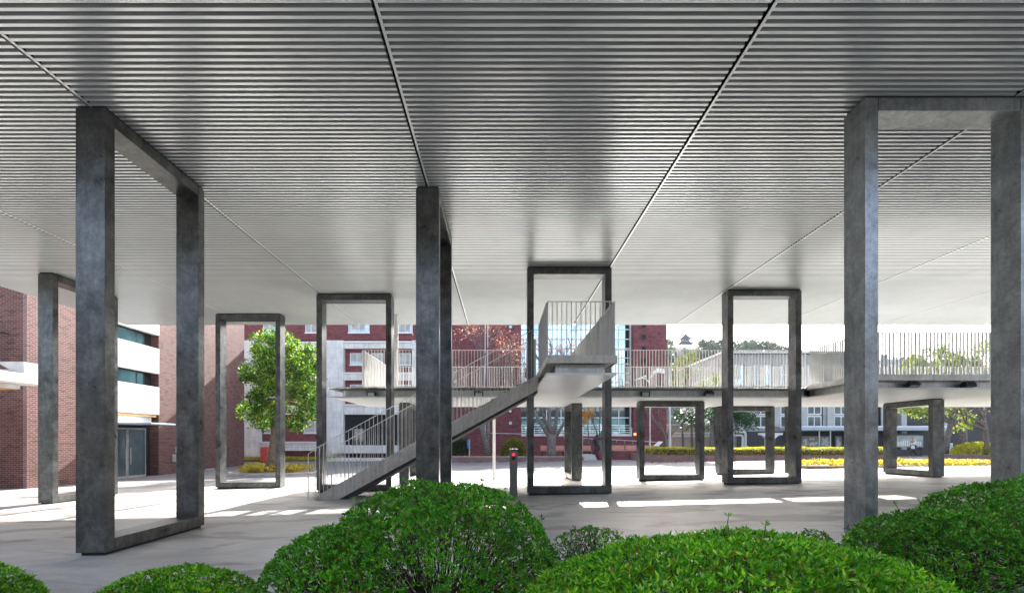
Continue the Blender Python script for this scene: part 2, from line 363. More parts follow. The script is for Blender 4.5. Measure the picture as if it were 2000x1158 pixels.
# leaves: every leaf a small folded blade; P centre/base (n,3), D direction (n,3), length L (n), width ratio
def leaf_mesh(name, P, D, L, wr, mat, parent=None, loc=None, fold=0.25, simple=False, label=None):
    n = len(P); D = D/np.linalg.norm(D, axis=1, keepdims=True)
    rnd = rng.normal(size=(n, 3)); S = np.cross(D, rnd); S /= np.linalg.norm(S, axis=1, keepdims=True)+1e-9
    Nn = np.cross(S, D); L = L[:, None]; W = L*wr*0.5
    if simple:
        V = np.stack([P, P+D*L*0.5+S*W, P+D*L, P+D*L*0.5-S*W], axis=1); nv = 4
        faces = np.array([[0, 1, 2], [0, 2, 3]])
    else:
        V = np.stack([P, P+D*L*0.55+S*W+Nn*W*fold, P+D*L, P+D*L*0.55-S*W+Nn*W*fold, P+D*L*0.5-Nn*W*fold*0.4], axis=1); nv = 5
        faces = np.array([[0, 1, 4], [1, 2, 4], [2, 3, 4], [3, 0, 4]])
    V = V.reshape(-1, 3); nf = len(faces)
    Fi = (faces[None]+np.arange(n)[:, None, None]*nv).reshape(-1)
    me = bpy.data.meshes.new(name); me.vertices.add(len(V)); me.vertices.foreach_set('co', V.astype(np.float32).ravel())
    me.loops.add(len(Fi)); me.loops.foreach_set('vertex_index', Fi.astype(np.int32))
    me.polygons.add(n*nf); me.polygons.foreach_set('loop_start', (np.arange(n*nf)*3).astype(np.int32))
    me.update(calc_edges=True); me.validate()
    return finish(name, me, mat, parent, loc, label=label)
def unit(n):
    v = rng.normal(size=(n, 3)); return v/np.linalg.norm(v, axis=1, keepdims=True)
def crown_points(clumps, dens, size, hollow=0.45):
    P = []; D = []; L = []
    for (cx, cy, cz, rx, ry, rz) in clumps:
        k = int(3.6*dens*(rx*ry*rz)**(2/3.0)/size**2)
        nsub = max(6, int(k/28)); u = unit(nsub); rad = hollow+(1-hollow)*rng.random((nsub, 1))**0.6
        cc = np.array([cx, cy, cz])+u*rad*np.array([rx, ry, rz])
        sc = 0.20*(rx*ry*rz)**(1/3.0)+size*0.6
        idx = rng.integers(0, nsub, k); off = rng.normal(size=(k, 3))*sc*0.45
        p = cc[idx]+off; P.append(p); d = off/sc+unit(k)*0.6+np.array([0, 0, 0.25]); D.append(d); L.append(size*(0.7+0.6*rng.random(k)))
    return np.concatenate(P), np.concatenate(D), np.concatenate(L)
def limbs(mb, p, d, r, length, depth, spread=0.6, up=0.15, n=6, tips=None, kids=(2, 3), rr=0.68, rl=0.74, seg=3):
    pts = [Vector(p)]; rs = [r]; dd = Vector(d).normalized(); q = Vector(p)
    for k in range(seg):
        dd = (dd+Vector((random.uniform(-1, 1), random.uniform(-1, 1), random.uniform(-0.4, 1)*up*3))*0.12).normalized()
        q = q+dd*length/seg; pts.append(q.copy()); rs.append(r*(1-(1-rr)*(k+1)/seg))
    mb.path(pts, rs, n)
    if depth <= 0:
        if tips is not None: tips.append((q.copy(), dd.copy()))
        return
    for k in range(random.randint(*kids)):
        nd = (dd+Vector((random.uniform(-1, 1), random.uniform(-1, 1), random.uniform(-0.5, 0.8)))*spread+Vector((0, 0, up))).normalized()
        limbs(mb, q-dd*0.05*length*k, nd, r*rr*random.uniform(0.75, 1), length*rl*random.uniform(0.8, 1.15), depth-1, spread, up, max(4, n-1), tips, kids, rr, rl, seg)
# ------------------------------------------------------------------ ground sheets
def sheet(name, xs, ys, dz, mat, kind='structure', clip=None):
    mb = MB(); nx, ny = len(xs), len(ys)
    for y in ys:
        for x in xs: mb.v.append((x, y, gz(x, y)+dz))
    for j in range(ny-1):
        for i in range(nx-1):
            a = j*nx+i; mb.f.append((a, a+1, a+nx+1, a+nx)); mb.mi.append(0)
    o = mb.build(name, mat); o['kind'] = kind; return o
lin = lambda a, b, n: [a+(b-a)*i/(n-1) for i in range(n)]
gx = sorted(set([-2500, -1200, -500, -200, -100, -60]+lin(-40, 40, 33)+[60, 100, 200, 500, 1200, 2500, -26, 22]))
gy = sorted(set([-600, -200, -80, -30]+lin(-15, 50, 27)+[13, 22, 25, 45, 60, 90, 150, 300, 700, 1500, 3000]))
sheet('ground', gx, gy, -0.012, 'ground')
sheet('plaza_paving', sorted(set(lin(-40, 30, 29)+[-26, 22])), sorted(set(lin(-1.5, 23.6, 12)+[13, 22])), 0.0, 'floor')
sheet('road', sorted(set(lin(-60, 60, 25)+[-26, 22])), sorted(set(lin(23.65, 37.7, 8)+[25])), -0.006, 'asphalt')
# ------------------------------------------------------------------ roof canopy
HC = 6.2
def ribbed(mb, x0, x1, y0, y1, z, pitch=0.10, dep=0.045, flat=0.043, sl=0.008, groove=False):
    y = y0
    while y < y1-1e-6:
        e = min(y+pitch, y1)
        pr = [(y, z), (y+flat, z), (y+flat+sl, z+dep), (e-sl, z+dep), (e, z)]
        for k_, ((ya, za), (yb, zb)) in enumerate(zip(pr, pr[1:])):
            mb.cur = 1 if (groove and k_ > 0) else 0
            mb.poly([(x0, ya, za), (x0, yb, zb), (x1, yb, zb), (x1, ya, za)])
        y += pitch
    mb.cur = 0; return mb
SEAMS = [-10.3, -5.8, -1.37, 2.93, 7.02, 11.25, 15.4, 19.7]
RX0, RX1, RY0, RY1 = -15.3, 24.0, 4.25, 19.65
can = thing('roof_canopy', (0, 12, 6.2), 'wide white ribbed metal canopy roof resting on tall steel frames', 'canopy roof')
edges = [RX0]+SEAMS+[RX1]
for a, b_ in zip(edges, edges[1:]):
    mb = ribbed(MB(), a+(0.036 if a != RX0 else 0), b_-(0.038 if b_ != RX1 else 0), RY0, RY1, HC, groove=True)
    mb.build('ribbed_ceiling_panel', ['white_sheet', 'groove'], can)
for s_ in SEAMS:
    MB().box(s_-0.10, s_+0.036, RY0+0.03, RY1-0.03, HC+0.050, HC+0.058).build('seam_backing', 'void', can)
    MB().box(s_, s_+0.034, RY0+0.01, RY1-0.01, HC-0.004, HC+0.003).build('seam_strip', 'white_sheet', can)
MB().box(RX0+0.02, RX1-0.02, RY0+0.02, RY1-0.02, HC+0.06, HC+0.42).build('roof_slab', 'shade_wall', can)
mb = MB()
mb.box(RX0, RX0+0.018, RY0+0.02, RY1-0.02, HC+0.035, HC+0.45).box(RX1-0.018, RX1, RY0+0.02, RY1-0.02, HC+0.035, HC+0.45)
mb.box(RX0, RX1, RY1-0.018, RY1, HC+0.035, HC+0.45).box(RX0, RX1, RY0, RY0+0.018, HC+0.035, HC+0.45)
mb.build('roof_fascia', 'steel_beam', can)

# ------------------------------------------------------------------ steel portal frames
FD = 0.41; FW = 0.178
def frame(axis, a0, a1, c0, z1, label, group, d=FD, mat='steel'):
    # axis 'x': ring in XZ plane, a0..a1 along X, c0 = front Y ; axis 'y': ring in YZ, a0..a1 along Y, c0 = left X
    mx, my = ((a0+a1)/2, c0+d/2) if axis == 'x' else (c0+d/2, (a0+a1)/2)
    zg = min(gz(a0 if axis == 'x' else c0, c0 if axis == 'x' else a0), gz(mx, my), gz(a1 if axis == 'x' else c0, my))
    zb = gz(mx, my)+0.045; zt = z1-0.035
    t = thing('steel_portal', (mx, my, gz(mx, my)), label, 'steel portal', group)
    def bx(u0, u1, z0, z1_, ins=0.0):
        m_ = MB()
        if axis == 'x': m_.box(u0, u1, c0+ins, c0+d-ins, z0, z1_)
        else: m_.box(c0+ins, c0+d-ins, u0, u1, z0, z1_)
        return m_
    bx(a0, a0+FW, zb, zt).build('post', mat, t, bev=0.004)
    bx(a1-FW, a1, zb, zt).build('post', mat, t, bev=0.004)
    bx(a0+FW, a1-FW, zt-FW, zt, 0.0015).build('top_beam', mat, t, bev=0.004)
    bx(a0+FW, a1-FW, zb, zb+FW, 0.0015).build('bottom_beam', mat, t, bev=0.003)
    for u_ in (a0+FW, a1-FW):
        for z_ in (zt-FW, zb):
            bx(u_-0.0035, u_+0.0035, z_+0.01, z_+FW-0.01, -0.0025).build('weld_seam', 'dark', t)
    bx(a0+0.05, a1-0.05, zg-0.05, zb-0.001, 0.04).build('base_plate', 'plinth', t)
    bx(a0+0.03, a1-0.03, zt+0.001, z1+0.002, 0.02).build('bearing_plate', 'plinth', t)
    return t
G1 = 'tall steel frames carrying the canopy roof'; G2 = 'low steel frames carrying the walkway'
frame('y', 6.77, 9.04, -5.977, HC, 'tall steel frame nearest the camera on the left, seen obliquely', G1)
frame('y', 8.92, 11.28, -1.586, HC, 'tall steel frame seen almost edge on behind the biggest azalea bush', G1, 0.425)
frame('x', 0.69, 2.97, 13.04, HC, 'tall steel frame with the stair landing passing through it', G1)
frame('x', -5.93, -3.53, 15.44, HC, 'tall steel frame standing just behind the foot of the stair', G1)
frame('x', 4.95, 7.25, 6.576, HC, 'biggest looking tall steel frame, at the right behind the azaleas', G1, mat='steel_lit')
frame('x', 7.03, 9.33, 15.02, HC, 'tall steel frame with one square low frame seen through its opening', G1)
frame('x', -10.6, -8.2, 17.87, HC, 'tall steel frame with the green tree showing through it', G1)
frame('y', 13.5, 15.8, -12.97, HC, 'tall steel frame beside the brick hall at the far left', G1)
DS = 2.93       # walkway soffit
frame('y', 18.2, 20.4, -3.87, DS, 'low dark steel frame glimpsed behind the stair railing', G2, 0.37)
frame('y', 18.47, 20.7, 2.68, DS, 'low steel frame edge on, seen through the tall frame with the landing', G2, 0.40)
frame('x', 4.97, 7.31, 17.4, DS, 'low square steel frame standing alone with bare trees seen through it', G2)
frame('x', 9.04, 11.34, 20.05, DS, 'low steel frame partly hidden behind a tall frame, round dark tree behind', G2)
frame('y', 16.45, 18.6, 14.69, DS, 'low steel frame framing the walking person', G2, 0.39)
t = thing('steel_post', (12.02, 20.3, gz(12, 20.3)), 'plain slim grey steel post under the rear edge of the walkway', 'post')
MB().box(11.95, 12.09, 20.25, 20.4, gz(12, 20.3), DS).build('shaft', 'steel', t, bev=0.005)
MB().box(11.88, 12.16, 20.18, 20.47, gz(12, 20.3)-0.02, gz(12, 20.3)+0.02).build('base_plate', 'steel', t)
t = thing('steel_post', (-0.32, 20.1, gz(-0.3, 20.1)), 'thin white round post behind the stair under the walkway', 'post')
MB().tube((-0.32, 20.1, gz(-0.3, 20.1)), (-0.32, 20.1, DS), 0.06, n=14).build('shaft', 'white', t, smooth=False)
MB().tube((-0.32, 20.1, gz(-0.3, 20.1)-0.01), (-0.32, 20.1, gz(-0.3, 20.1)+0.03), 0.12, n=14).build('base_plate', 'white', t)
# ------------------------------------------------------------------ walkway
wk = thing('elevated_walkway', (2, 18, gz(2, 18)), 'elevated galvanised steel walkway with baluster railings running across behind the frames', 'walkway')
KX = 10.2; DT = 3.29
YF, YR, YF2 = 16.1, 20.6, 13.5
# soffit sheets
for a, b_, y0, y1 in ((-5.7, -1.37, YF, YR), (-1.37, 0.98, YF, YR), (2.50, 7.02, YF, YR), (7.02, KX, YF, YR), (KX, 11.25, YF2, YR), (11.25, 15.4, YF2, YR), (15.4, 19.7, YF2, YR), (19.7, 24, YF2, YR), (0.98, 2.50, 10.53, YR)):
    ribbed(MB(), a+0.012, b_-0.012, y0, y1, DS, dep=0.03).build('soffit_panel', 'soffit', wk)
# solid core above soffit (keeps light out), inset
mb = MB(); mb.box(-5.25, KX+0.19, YF+0.34, YR-0.1, DS+0.058, 3.205); mb.box(KX+0.305, 23.9, YF2+0.36, YR-0.1, DS+0.058, 3.205); mb.box(1.3, 2.2, 10.95, YF+0.34, DS+0.058, 3.19)
mb.build('deck_core', 'shade_wall', wk)
# edge beams
mb = MB()
arc = [(-5.43+0.22*(1-math.sin(a)), YF+0.22+0.22*(1-math.cos(a))) for a in lin(0, math.pi/2, 6)]
pts = [(KX+0.02, YF+0.22)]+arc+[(-5.43, YF+0.45), (-5.42, YF+0.45), (-5.20, YF+0.33), (KX+0.02, YF+0.33)]
mb.prism([(p[0], p[1]) for p in pts], 'z', DS+0.034, 3.20)
mb.build('edge_beam', 'steel_beam', wk)
MB().box(KX+0.2, KX+0.3, YF2+0.22, YF+0.215, DS+0.034, 3.20).build('edge_beam', 'steel_beam', wk)
MB().box(KX+0.305, 23.9, YF2+0.22, YF2+0.33, DS+0.034, 3.20).build('edge_beam', 'steel_beam', wk)
MB().box(1.20, 2.29, 10.75, 10.86, DS+0.034, 3.185).build('edge_beam', 'steel_beam', wk)
mb = MB(); mb.box(1.20, 1.29, 10.865, YF+0.21, DS+0.034, 3.185); mb.box(2.20, 2.29, 10.865, YF+0.21, DS+0.034, 3.185); mb.build('side_beam', 'steel', wk)
# soffit lip trims
mb = MB(); mb.box(-5.72, 0.97, YF-0.006, YF, DS-0.002, DS+0.045); mb.box(2.51, KX, YF-0.006, YF, DS-0.002, DS+0.045); mb.box(KX+0.001, 24, YF2-0.006, YF2, DS-0.002, DS+0.045)
mb.box(0.985, 2.495, 10.524, 10.53, DS-0.002, DS+0.045); mb.box(0.974, 0.98, 10.53, YF-0.01, DS-0.002, DS+0.045); mb.box(2.50, 2.506, 10.53, YF-0.01, DS-0.002, DS+0.045)
mb.build('soffit_trim', 'soffit', wk)
# corrugated deck sheet, waves seen at the front edge
def wave(mb, x0, x1, y0, y1, z, pitch=0.105, amp=0.022, seg=6, th=0.008):
    n = int((x1-x0)/pitch*seg); pr = [(x0+(x1-x0)*i/n, z+amp*math.sin(2*math.pi*(i/seg))) for i in range(n+1)]
    for (xa, za), (xb, zb) in zip(pr, pr[1:]):
        mb.poly([(xa, y0, za), (xb, y0, zb), (xb, y0, zb+th), (xa, y0, za+th)])
        mb.poly([(xa, y0, za), (xa, y1, za), (xb, y1, zb), (xb, y0, zb)])
        mb.poly([(xa, y0, za+th), (xb, y0, zb+th), (xb, y1, zb+th), (xa, y1, za+th)])
    return mb
mb = MB(); wave(mb, -5.8, 0.97, YF-0.05, YR, 3.225); wave(mb, 2.52, KX+0.02, YF-0.05, YR, 3.225)
mb.build('corrugated_deck', 'steel_beam', wk)
mb = MB(); mb.box(-5.8, KX, YF+0.04, YR, 3.256, DT); mb.box(KX+0.003, 24, YF2+0.02, YR, 3.21, DT+0.03); mb.box(1.02, 2.46, 10.57, YF+0.037, 3.21, DT+0.03)
mb.build('deck_slab', 'concrete_plain', wk)
mb = MB()
mb.box(0.98, 2.52, 10.53, 10.545, 3.19, 3.35); mb.box(0.98, 0.995, 10.547, YF+0.03, 3.19, 3.348); mb.box(2.505, 2.52, 10.547, YF+0.03, 3.19, 3.348)
mb.build('landing_fascia', 'steel_stair', wk)
mb = MB(); mb.box(KX, 24, YF2, YF2+0.015, 3.18, 3.35); mb.box(KX-0.013, KX, YF2, YF+0.035, 3.18, 3.35)
mb.build('deck_fascia', 'steel_beam', wk)
# railings
RH = 1.25
def rail(parent, axis, a0, a1, c, zb, name='railing', h=RH, sp=0.104, off=0.0, zfun=None, ztop=None, dp=0.024, hw=0.0065):
    hb = MB(); bb = MB(); n = max(1, round((a1-a0)/sp))
    zt = (lambda a: zb+h) if ztop is None else ztop
    zl = (lambda a: zb) if zfun is None else zfun
    if axis == 'x':
        if ztop is None: hb.box(a0, a1, c-0.025, c+0.025, zb+h, zb+h+0.014)
        else: hb.prism([(a0, zt(a0)), (a1, zt(a1)), (a1, zt(a1)+0.016), (a0, zt(a0)+0.016)], 'y', c-0.026, c+0.026)
        if zfun is None: hb.box(a0, a1, c-0.012, c+0.012, zb+0.045, zb+0.055)
    else:
        hb.box(c-0.025, c+0.025, a0, a1, zb+h, zb+h+0.014); hb.box(c-0.012, c+0.012, a0, a1, zb+0.045, zb+0.055)
    for i in range(n+1):
        a = a0+(a1-a0)*i/n
        if axis == 'x': bb.box(a-hw, a+hw, c-dp+off, c+dp+off, zl(a), zt(a)-0.0005)
        else: bb.box(c-dp+off, c+dp+off, a-hw, a+hw, zl(a), zt(a)-0.0005)
    o = hb.build('railing', 'rail', parent); bb.build('balusters', 'rail', o); return o
rail(wk, 'x', -4.66, 0.96, YF+0.03, DT-0.03)
rail(wk, 'x', 2.55, KX-0.06, YF+0.03, DT-0.03)
rail(wk, 'y', YF+0.12, 19.75, -4.66, DT-0.03)
rail(wk, 'x', -4.66, 23.9, 19.8, DT-0.03)
rail(wk, 'y', YF2+0.1, YF-0.05, KX+0.05, DT-0.03)
rail(wk, 'x', KX+0.05, 23.9, YF2+0.04, DT-0.03)
rail(wk, 'x', 1.0, 2.47, 10.57, DT+0.02, h=1.22)
rail(wk, 'y', 10.67, 12.85, 1.0, DT+0.02, h=1.22)
rail(wk, 'y', 14.5, 16.05, 1.0, DT+0.02, h=1.22)
rail(wk, 'y', 10.67, 16.05, 2.47, DT+0.02, h=1.22)
# ------------------------------------------------------------------ stair
SX0 = -5.16; SLP = 0.546; SY0, SY1 = 13.0, 14.35
zs = gz(SX0, 13.1)
st = thing('steel_stair', (SX0, 13.6, zs), 'straight galvanised steel stair rising to the right up to the landing', 'stair')
ztop_line = lambda x: zs+0.03+SLP*(x-SX0)
def stringer(y0, y1):
    xe = 0.97
    p = [(SX0-0.04, zs+0.012), (SX0+0.75, zs+0.012), (xe, ztop_line(xe)-0.41), (xe, ztop_line(xe)), (SX0-0.0, zs+0.03)]
    return MB().prism(p, 'y', y0, y1)
stringer(SY0, SY0+0.014).build('stringer', 'steel_stair', st)
stringer(SY1-0.014, SY1).build('stringer', 'steel_stair', st)
nst = 18; go = (0.97-SX0)/nst; ri = (DT+0.03-zs)/nst
for k in range(nst-1):
    x = SX0+0.12+go*k; z = zs+ri*(k+1)
    MB().box(x, x+go+0.02, SY0+0.016, SY1-0.016, z-0.16, z-0.12).box(x, x+0.008, SY0+0.016, SY1-0.016, z-0.16-ri+0.042, z-0.1605).build('tread', 'steel', st)
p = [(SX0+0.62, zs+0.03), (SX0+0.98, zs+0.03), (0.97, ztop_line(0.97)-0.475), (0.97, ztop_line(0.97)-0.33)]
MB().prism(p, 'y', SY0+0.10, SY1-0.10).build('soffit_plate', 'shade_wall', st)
for c, sgn in ((SY0, -1), (SY1, 1)):
    f_top = lambda x: ztop_line(x)+1.27
    f_low = lambda x: max(zs+0.0, ztop_line(x)-0.40)
    a0 = SX0-0.05 if sgn < 0 else SX0+0.08
    rail(st, 'x', a0+0.20, 0.80, c+sgn*0.027, 0, sp=0.111, off=0, zfun=f_low, ztop=f_top, dp=0.011, hw=0.0055)
    o = MB().prism([(a0, f_top(a0+0.2)-0.14), (a0+0.018, f_top(a0+0.2)-0.14), (a0+0.2, f_top(a0+0.2)-0.004), (a0+0.2, f_top(a0+0.2)+0.015)], 'y', c+sgn*0.027-0.02, c+sgn*0.027+0.02)
    o.box(a0, a0+0.018, c+sgn*0.027-0.016, c+sgn*0.027+0.016, zs, f_top(a0+0.2)-0.14); o.build('newel', 'rail', st)
# drain pipe between deck and roof
t = thing('drain_pipe', (-3.93, 18.0, DT), 'round galvanised drain pipe between walkway deck and canopy roof', 'drain pipe')
MB().tube((-3.93, 18, DT), (-3.93, 18, HC-0.06), 0.075, n=16).build('pipe', 'steel_beam', t, smooth=False)
MB().tube((-3.93, 18, HC-0.06), (-3.93, 18, HC-0.002), 0.115, n=16).build('top_collar', 'steel_beam', t)
# floodlights on the edge beams
def flood(x, y, z, rz, tilt, label):
    t = thing('floodlight', (x, y, z), label, 'floodlight', 'floodlights on the walkway edge beam')
    MB().box(x-0.03, x+0.03, y-0.05, y, z-0.04, z+0.04).box(x-0.13, x+0.13, y-0.065, y-0.051, z-0.012, z+0.012).build('bracket', 'dark', t)
    a = R(tilt); c_, s_ = math.cos(a), math.sin(a); yc, zc = y-0.19, z-0.02
    def rp(u, v): return (yc+u*c_-v*s_, zc+u*s_+v*c_)
    MB().prism([rp(-0.06, -0.11), rp(0.05, -0.08), rp(0.07, 0.08), rp(-0.06, 0.11)], 'x', x-0.15, x+0.15).build('housing', 'dark', t, bev=0.008)
    MB().prism([rp(-0.068, -0.075), rp(-0.061, -0.075), rp(-0.061, 0.075), rp(-0.068, 0.075)], 'x', x-0.105, x+0.105).build('lens', 'glass_pane', t)
    mb = MB()
    for k in range(7): mb.prism([rp(0.055, -0.09+k*0.026), rp(0.10, -0.085+k*0.024), rp(0.10, -0.078+k*0.024), rp(0.055, -0.083+k*0.026)], 'x', x-0.12, x+0.12)
    mb.build('cooling_fins', 'dark', t)
bz = 3.07
flood(X_(728, 16.3), YF+0.22, bz, 0, 20, 'small black floodlight on the beam above the stair foot, leftmost of the floodlights')
flood(X_(935, 16.3), YF+0.22, bz, 0, 35, 'small black floodlight on the beam behind the stair railing')
flood(X_(1257, 16.3), YF+0.22, bz, 0, 15, 'small black floodlight above the lone low square frame')
flood(X_(1380, 16.3), YF+0.22, bz, 0, 65, 'small black floodlight tilted flat, just left of a tall frame')
flood(X_(1772, 13.7), YF2+0.22, bz, 0, 55, 'small black floodlight on the right hand deck, above the frame with the walking person')
flood(X_(1880, 13.7), YF2+0.22, bz, 0, 80, 'small black floodlight tilted flat, rightmost of the floodlights')
# gate sensor post
t = thing('sensor_post', (0.31, 12.9, gz(0.3, 12.9)), 'grey steel sensor post with a red lamp left of the landing frame', 'sensor post')
zb = gz(0.3, 12.9)
MB().box(0.21, 0.42, 12.9, 13.02, zb, zb+1.24).build('body', 'grey_case', t, bev=0.01)
MB().box(0.207, 0.423, 12.895, 13.025, zb+1.24, zb+1.27).build('cap', 'grey_case', t, bev=0.004)
MB().tube((0.315, 12.899, zb+1.12), (0.315, 12.885, zb+1.12), 0.036, n=16).build('red_lamp', 'lamp_red', t)
MB().tube((0.315, 12.899, zb+1.02), (0.315, 12.885, zb+1.02), 0.045, n=16).build('dark_lens', 'plinth', t)
MB().box(0.285, 0.345, 12.885, 12.899, zb+0.86, zb+0.93).build('button', 'red', t)
# ------------------------------------------------------------------ buildings
def win_y(par, x0, x1, z0, z1, y, glass='glass_pane', nv=2, fr='white', fw=0.06, sill=True, blind=0.0, nh=1):
    """window in a wall facing -Y : frame proud of y, pane behind"""
    m_ = MB(); m_.box(x0, x1, y-0.05, y+0.04, z0, z0+fw).box(x0, x1, y-0.05, y+0.04, z1-fw, z1)
    m_.box(x0, x0+fw, y-0.048, y+0.04, z0+fw, z1-fw).box(x1-fw, x1, y-0.048, y+0.04, z0+fw, z1-fw)
    for k in range(1, nv):
        xm = x0+(x1-x0)*k/nv; m_.box(xm-fw*0.45, xm+fw*0.45, y-0.046, y+0.035, z0+fw, z1-fw)
    for k in range(1, nh):
        zm = z0+(z1-z0)*k/nh; m_.box(x0+fw, x1-fw, y-0.04, y+0.03, zm-fw*0.4, zm+fw*0.4)
    o = m_.build('window', fr, par)
    MB().box(x0+fw*0.5, x1-fw*0.5, y+0.0, y+0.012, z0+fw*0.5, z1-fw*0.5).build('pane', glass, o)
    if blind > 0:
        w_ = (x1-x0-2*fw); s0 = random.uniform(0, 0.5*(1-blind)); s1 = 1-random.uniform(0, 0.5*(1-blind))
        MB().box(x0+fw+w_*s0, x0+fw+w_*s1, y-0.012, y-0.004, z0+fw+random.choice([0, 0, 0.25])*(z1-z0), z1-fw-0.005).build('curtain', 'curtain', o)
    if sill: MB().box(x0-0.06, x1+0.06, y-0.10, y-0.052, z0-0.09, z0-0.005).build('sill', 'white', o)
    return o
# --- brick hall on the left (long wall runs away from the camera)
b1 = thing('brick_hall', (-20, 21, gz(-20, 21)), 'dark red brick hall at the far left with white concrete balcony bands and glass doors', 'building')
zg = -1.0; BX = -20.0; BH = 10.5
mb = MB(); mb.box(-34, BX-0.001, 20.35, 24.6, zg, BH); mb.box(-34, BX-0.9, 24.6, 28.15, zg, BH); mb.box(-34, BX, 28.15, 37.5, zg, BH); mb.build('wall', 'brick_hall', b1)
MB().box(BX-0.16, BX+0.012, 20.33, 20.345, zg, BH).build('corner_trim', 'brick_kerb', b1)
for z0, z1 in ((7.60, 9.2), (5.37, 6.82), (2.99, 4.59)):
    MB().box(BX-0.25, BX+0.05, 24.62, 28.13, z0, z1).build('concrete_band', 'concrete_plain', b1, bev=0.01)
for z0, z1 in ((6.83, 7.59), (4.60, 5.36)):
    m_ = MB(); m_.box(BX-0.42, BX-0.36, 24.62, 27.5, z0, z0+0.07).box(BX-0.42, BX-0.36, 24.62, 27.5, z1-0.07, z1)
    for y in (24.62, 25.5, 26.9, 27.43): m_.box(BX-0.42, BX-0.361, y, y+0.07, z0+0.07, z1-0.07)
    o = m_.build('window', 'steel', b1); MB().box(BX-0.40, BX-0.385, 24.66, 27.46, z0+0.03, z1-0.03).build('pane', 'glass_teal', o)
    MB().box(BX-0.5, BX-0.43, 24.62, 28.1, z0, z1).build('dark_panel', 'interior', o)  # dark panel behind the window frame
MB().box(BX-0.6, BX+0.03, 24.63, 27.9, 2.84, 2.985).build('timber_soffit', 'timber', b1)
MB().box(BX-0.55, BX-0.1, 24.63, 27.7, 2.45, 2.83).build('entrance_header', 'white', b1)
MB().box(BX-0.5, -18.3, 25.2, 27.1, 2.35, 2.44).build('entrance_canopy', 'roof_blue', b1, bev=0.01)
for y0, y1 in ((25.0, 26.35), (26.37, 27.75)):
    zt = 2.2; z0 = gz(BX, 27)-0.02
    m_ = MB(); m_.box(BX-0.5, BX-0.44, y0, y1, z0, z0+0.12).box(BX-0.5, BX-0.44, y0, y1, zt-0.08, zt).box(BX-0.5, BX-0.441, y0, y0+0.07, z0+0.12, zt-0.08).box(BX-0.5, BX-0.441, y1-0.07, y1, z0+0.12, zt-0.08)
    o = m_.build('door', 'steel_beam', b1); MB().box(BX-0.478, BX-0.465, y0+0.05, y1-0.05, z0+0.1, zt-0.05).build('pane', 'glass_dark', o)
    yh = y1-0.16 if y0 < 26 else y0+0.16
    MB().tube((BX-0.38, yh, 0.2), (BX-0.38, yh, 1.1), 0.018).box(BX-0.44, BX-0.37, yh-0.012, yh+0.012, 0.3, 0.325).box(BX-0.44, BX-0.37, yh-0.012, yh+0.012, 0.98, 1.0).build('handle', 'rail', o)
MB().box(BX-0.62, BX-0.52, 24.6, 28.1, zg, 2.4).build('lobby', 'interior', b1)
y = 29.75
MB().box(BX+0.001, BX+0.03, y-0.15, y+0.25, 0.72, 1.1).build('sign_plate', 'plaque', b1)
o = MB().box(BX+0.001, BX+0.06, y-0.5, y+0.25, 0.2, 0.66).build('switch_plate', 'steel_beam', b1)
mb = MB()
for k in range(3):
    yy = y-0.36+k*0.24
    for i in range(12):
        a0, a1 = 2*math.pi*i/12, 2*math.pi*(i+1)/12
        mb.tube((BX+0.066, yy+0.075*math.cos(a0), 0.42+0.075*math.sin(a0)), (BX+0.066, yy+0.075*math.cos(a1), 0.42+0.075*math.sin(a1)), 0.017, n=5)
mb.build('ring_handle', 'terracotta', o)
MB().box(BX+0.001, BX+0.05, 32.6, 33.5, -0.62, -0.42).build('vent_plate', 'plaque', b1)
# left projecting entrance slab
mb = MB(); mb.box(-27, -17.55, 14.2, 18.75, 3.62, 3.95); mb.build('porch_slab', 'white', b1, bev=0.01)
MB().box(-27, -18.35, 17.4, 18.3, 3.42, 3.615).build('porch_beam', 'timber', b1)
MB().box(-18.349, -18.2, 17.45, 18.25, 3.44, 3.60).build('beam_end', 'plaque', b1)
mb = MB(); mb.prism([(-18.75, 4.42), (-17.72, 4.42), (-17.68, 3.955), (-17.95, 3.955)], 'y', 17.9, 18.6); mb.build('porch_gutter', 'kerb', b1)
MB().box(-27, -18.0, 18.0, 18.35, 3.955, 4.15).build('porch_kerb', 'kerb', b1)
mb = MB(); mb.box(-25, -24.6, 15, 15.4, -1, 3.62); mb.box(-25, -24.6, 17.8, 18.2, -1, 3.41); mb.build('porch_column', 'white', b1)
mb = MB()
for k in range(9): mb.box(-24, -20.75, 19.9, 19.93, 4.6+k*0.17, 4.63+k*0.17)
mb.box(-20.78, -20.74, 19.88, 19.94, 4.4, 6.05); mb.box(-20.78, -20.74, 19.94, 20.34, 5.95, 6.0)
mb.build('balcony_grille', 'dark', b1)
# --- concrete and brick block in the middle
B2Y = 44.0
fz = lambda y: 1.5+(860-y)/F*B2Y
fx = lambda x: X_(x, B2Y)
b2 = thing('concrete_brick_building', (-16, B2Y, gz(-16, 44)), 'building of pale concrete piers, red brick and white framed windows, behind the green tree', 'building')
MB().box(fx(400), fx(846), B2Y+0.5, B2Y+10, -0.8, 13.0).build('brick_wall', 'brick_mid', b2)
MB().box(fx(400), fx(846), B2Y-0.02, B2Y+0.49, fz(664), 13.0).build('brick_parapet', 'brick_mid', b2)
for a, b_ in ((460, 507), (638, 671), (805, 846)):
    if a == 460: a = 469
    MB().box(fx(a), fx(b_), B2Y-0.12, B2Y+0.49, -0.8, fz(665)).build('pier', 'concrete', b2)
MB().box(fx(400), fx(442), B2Y-0.10, B2Y+0.49, -0.8, fz(665)).build('pier', 'concrete', b2)
rowsL = ((667, 682), (731, 745), (792, 809), (862, 880))
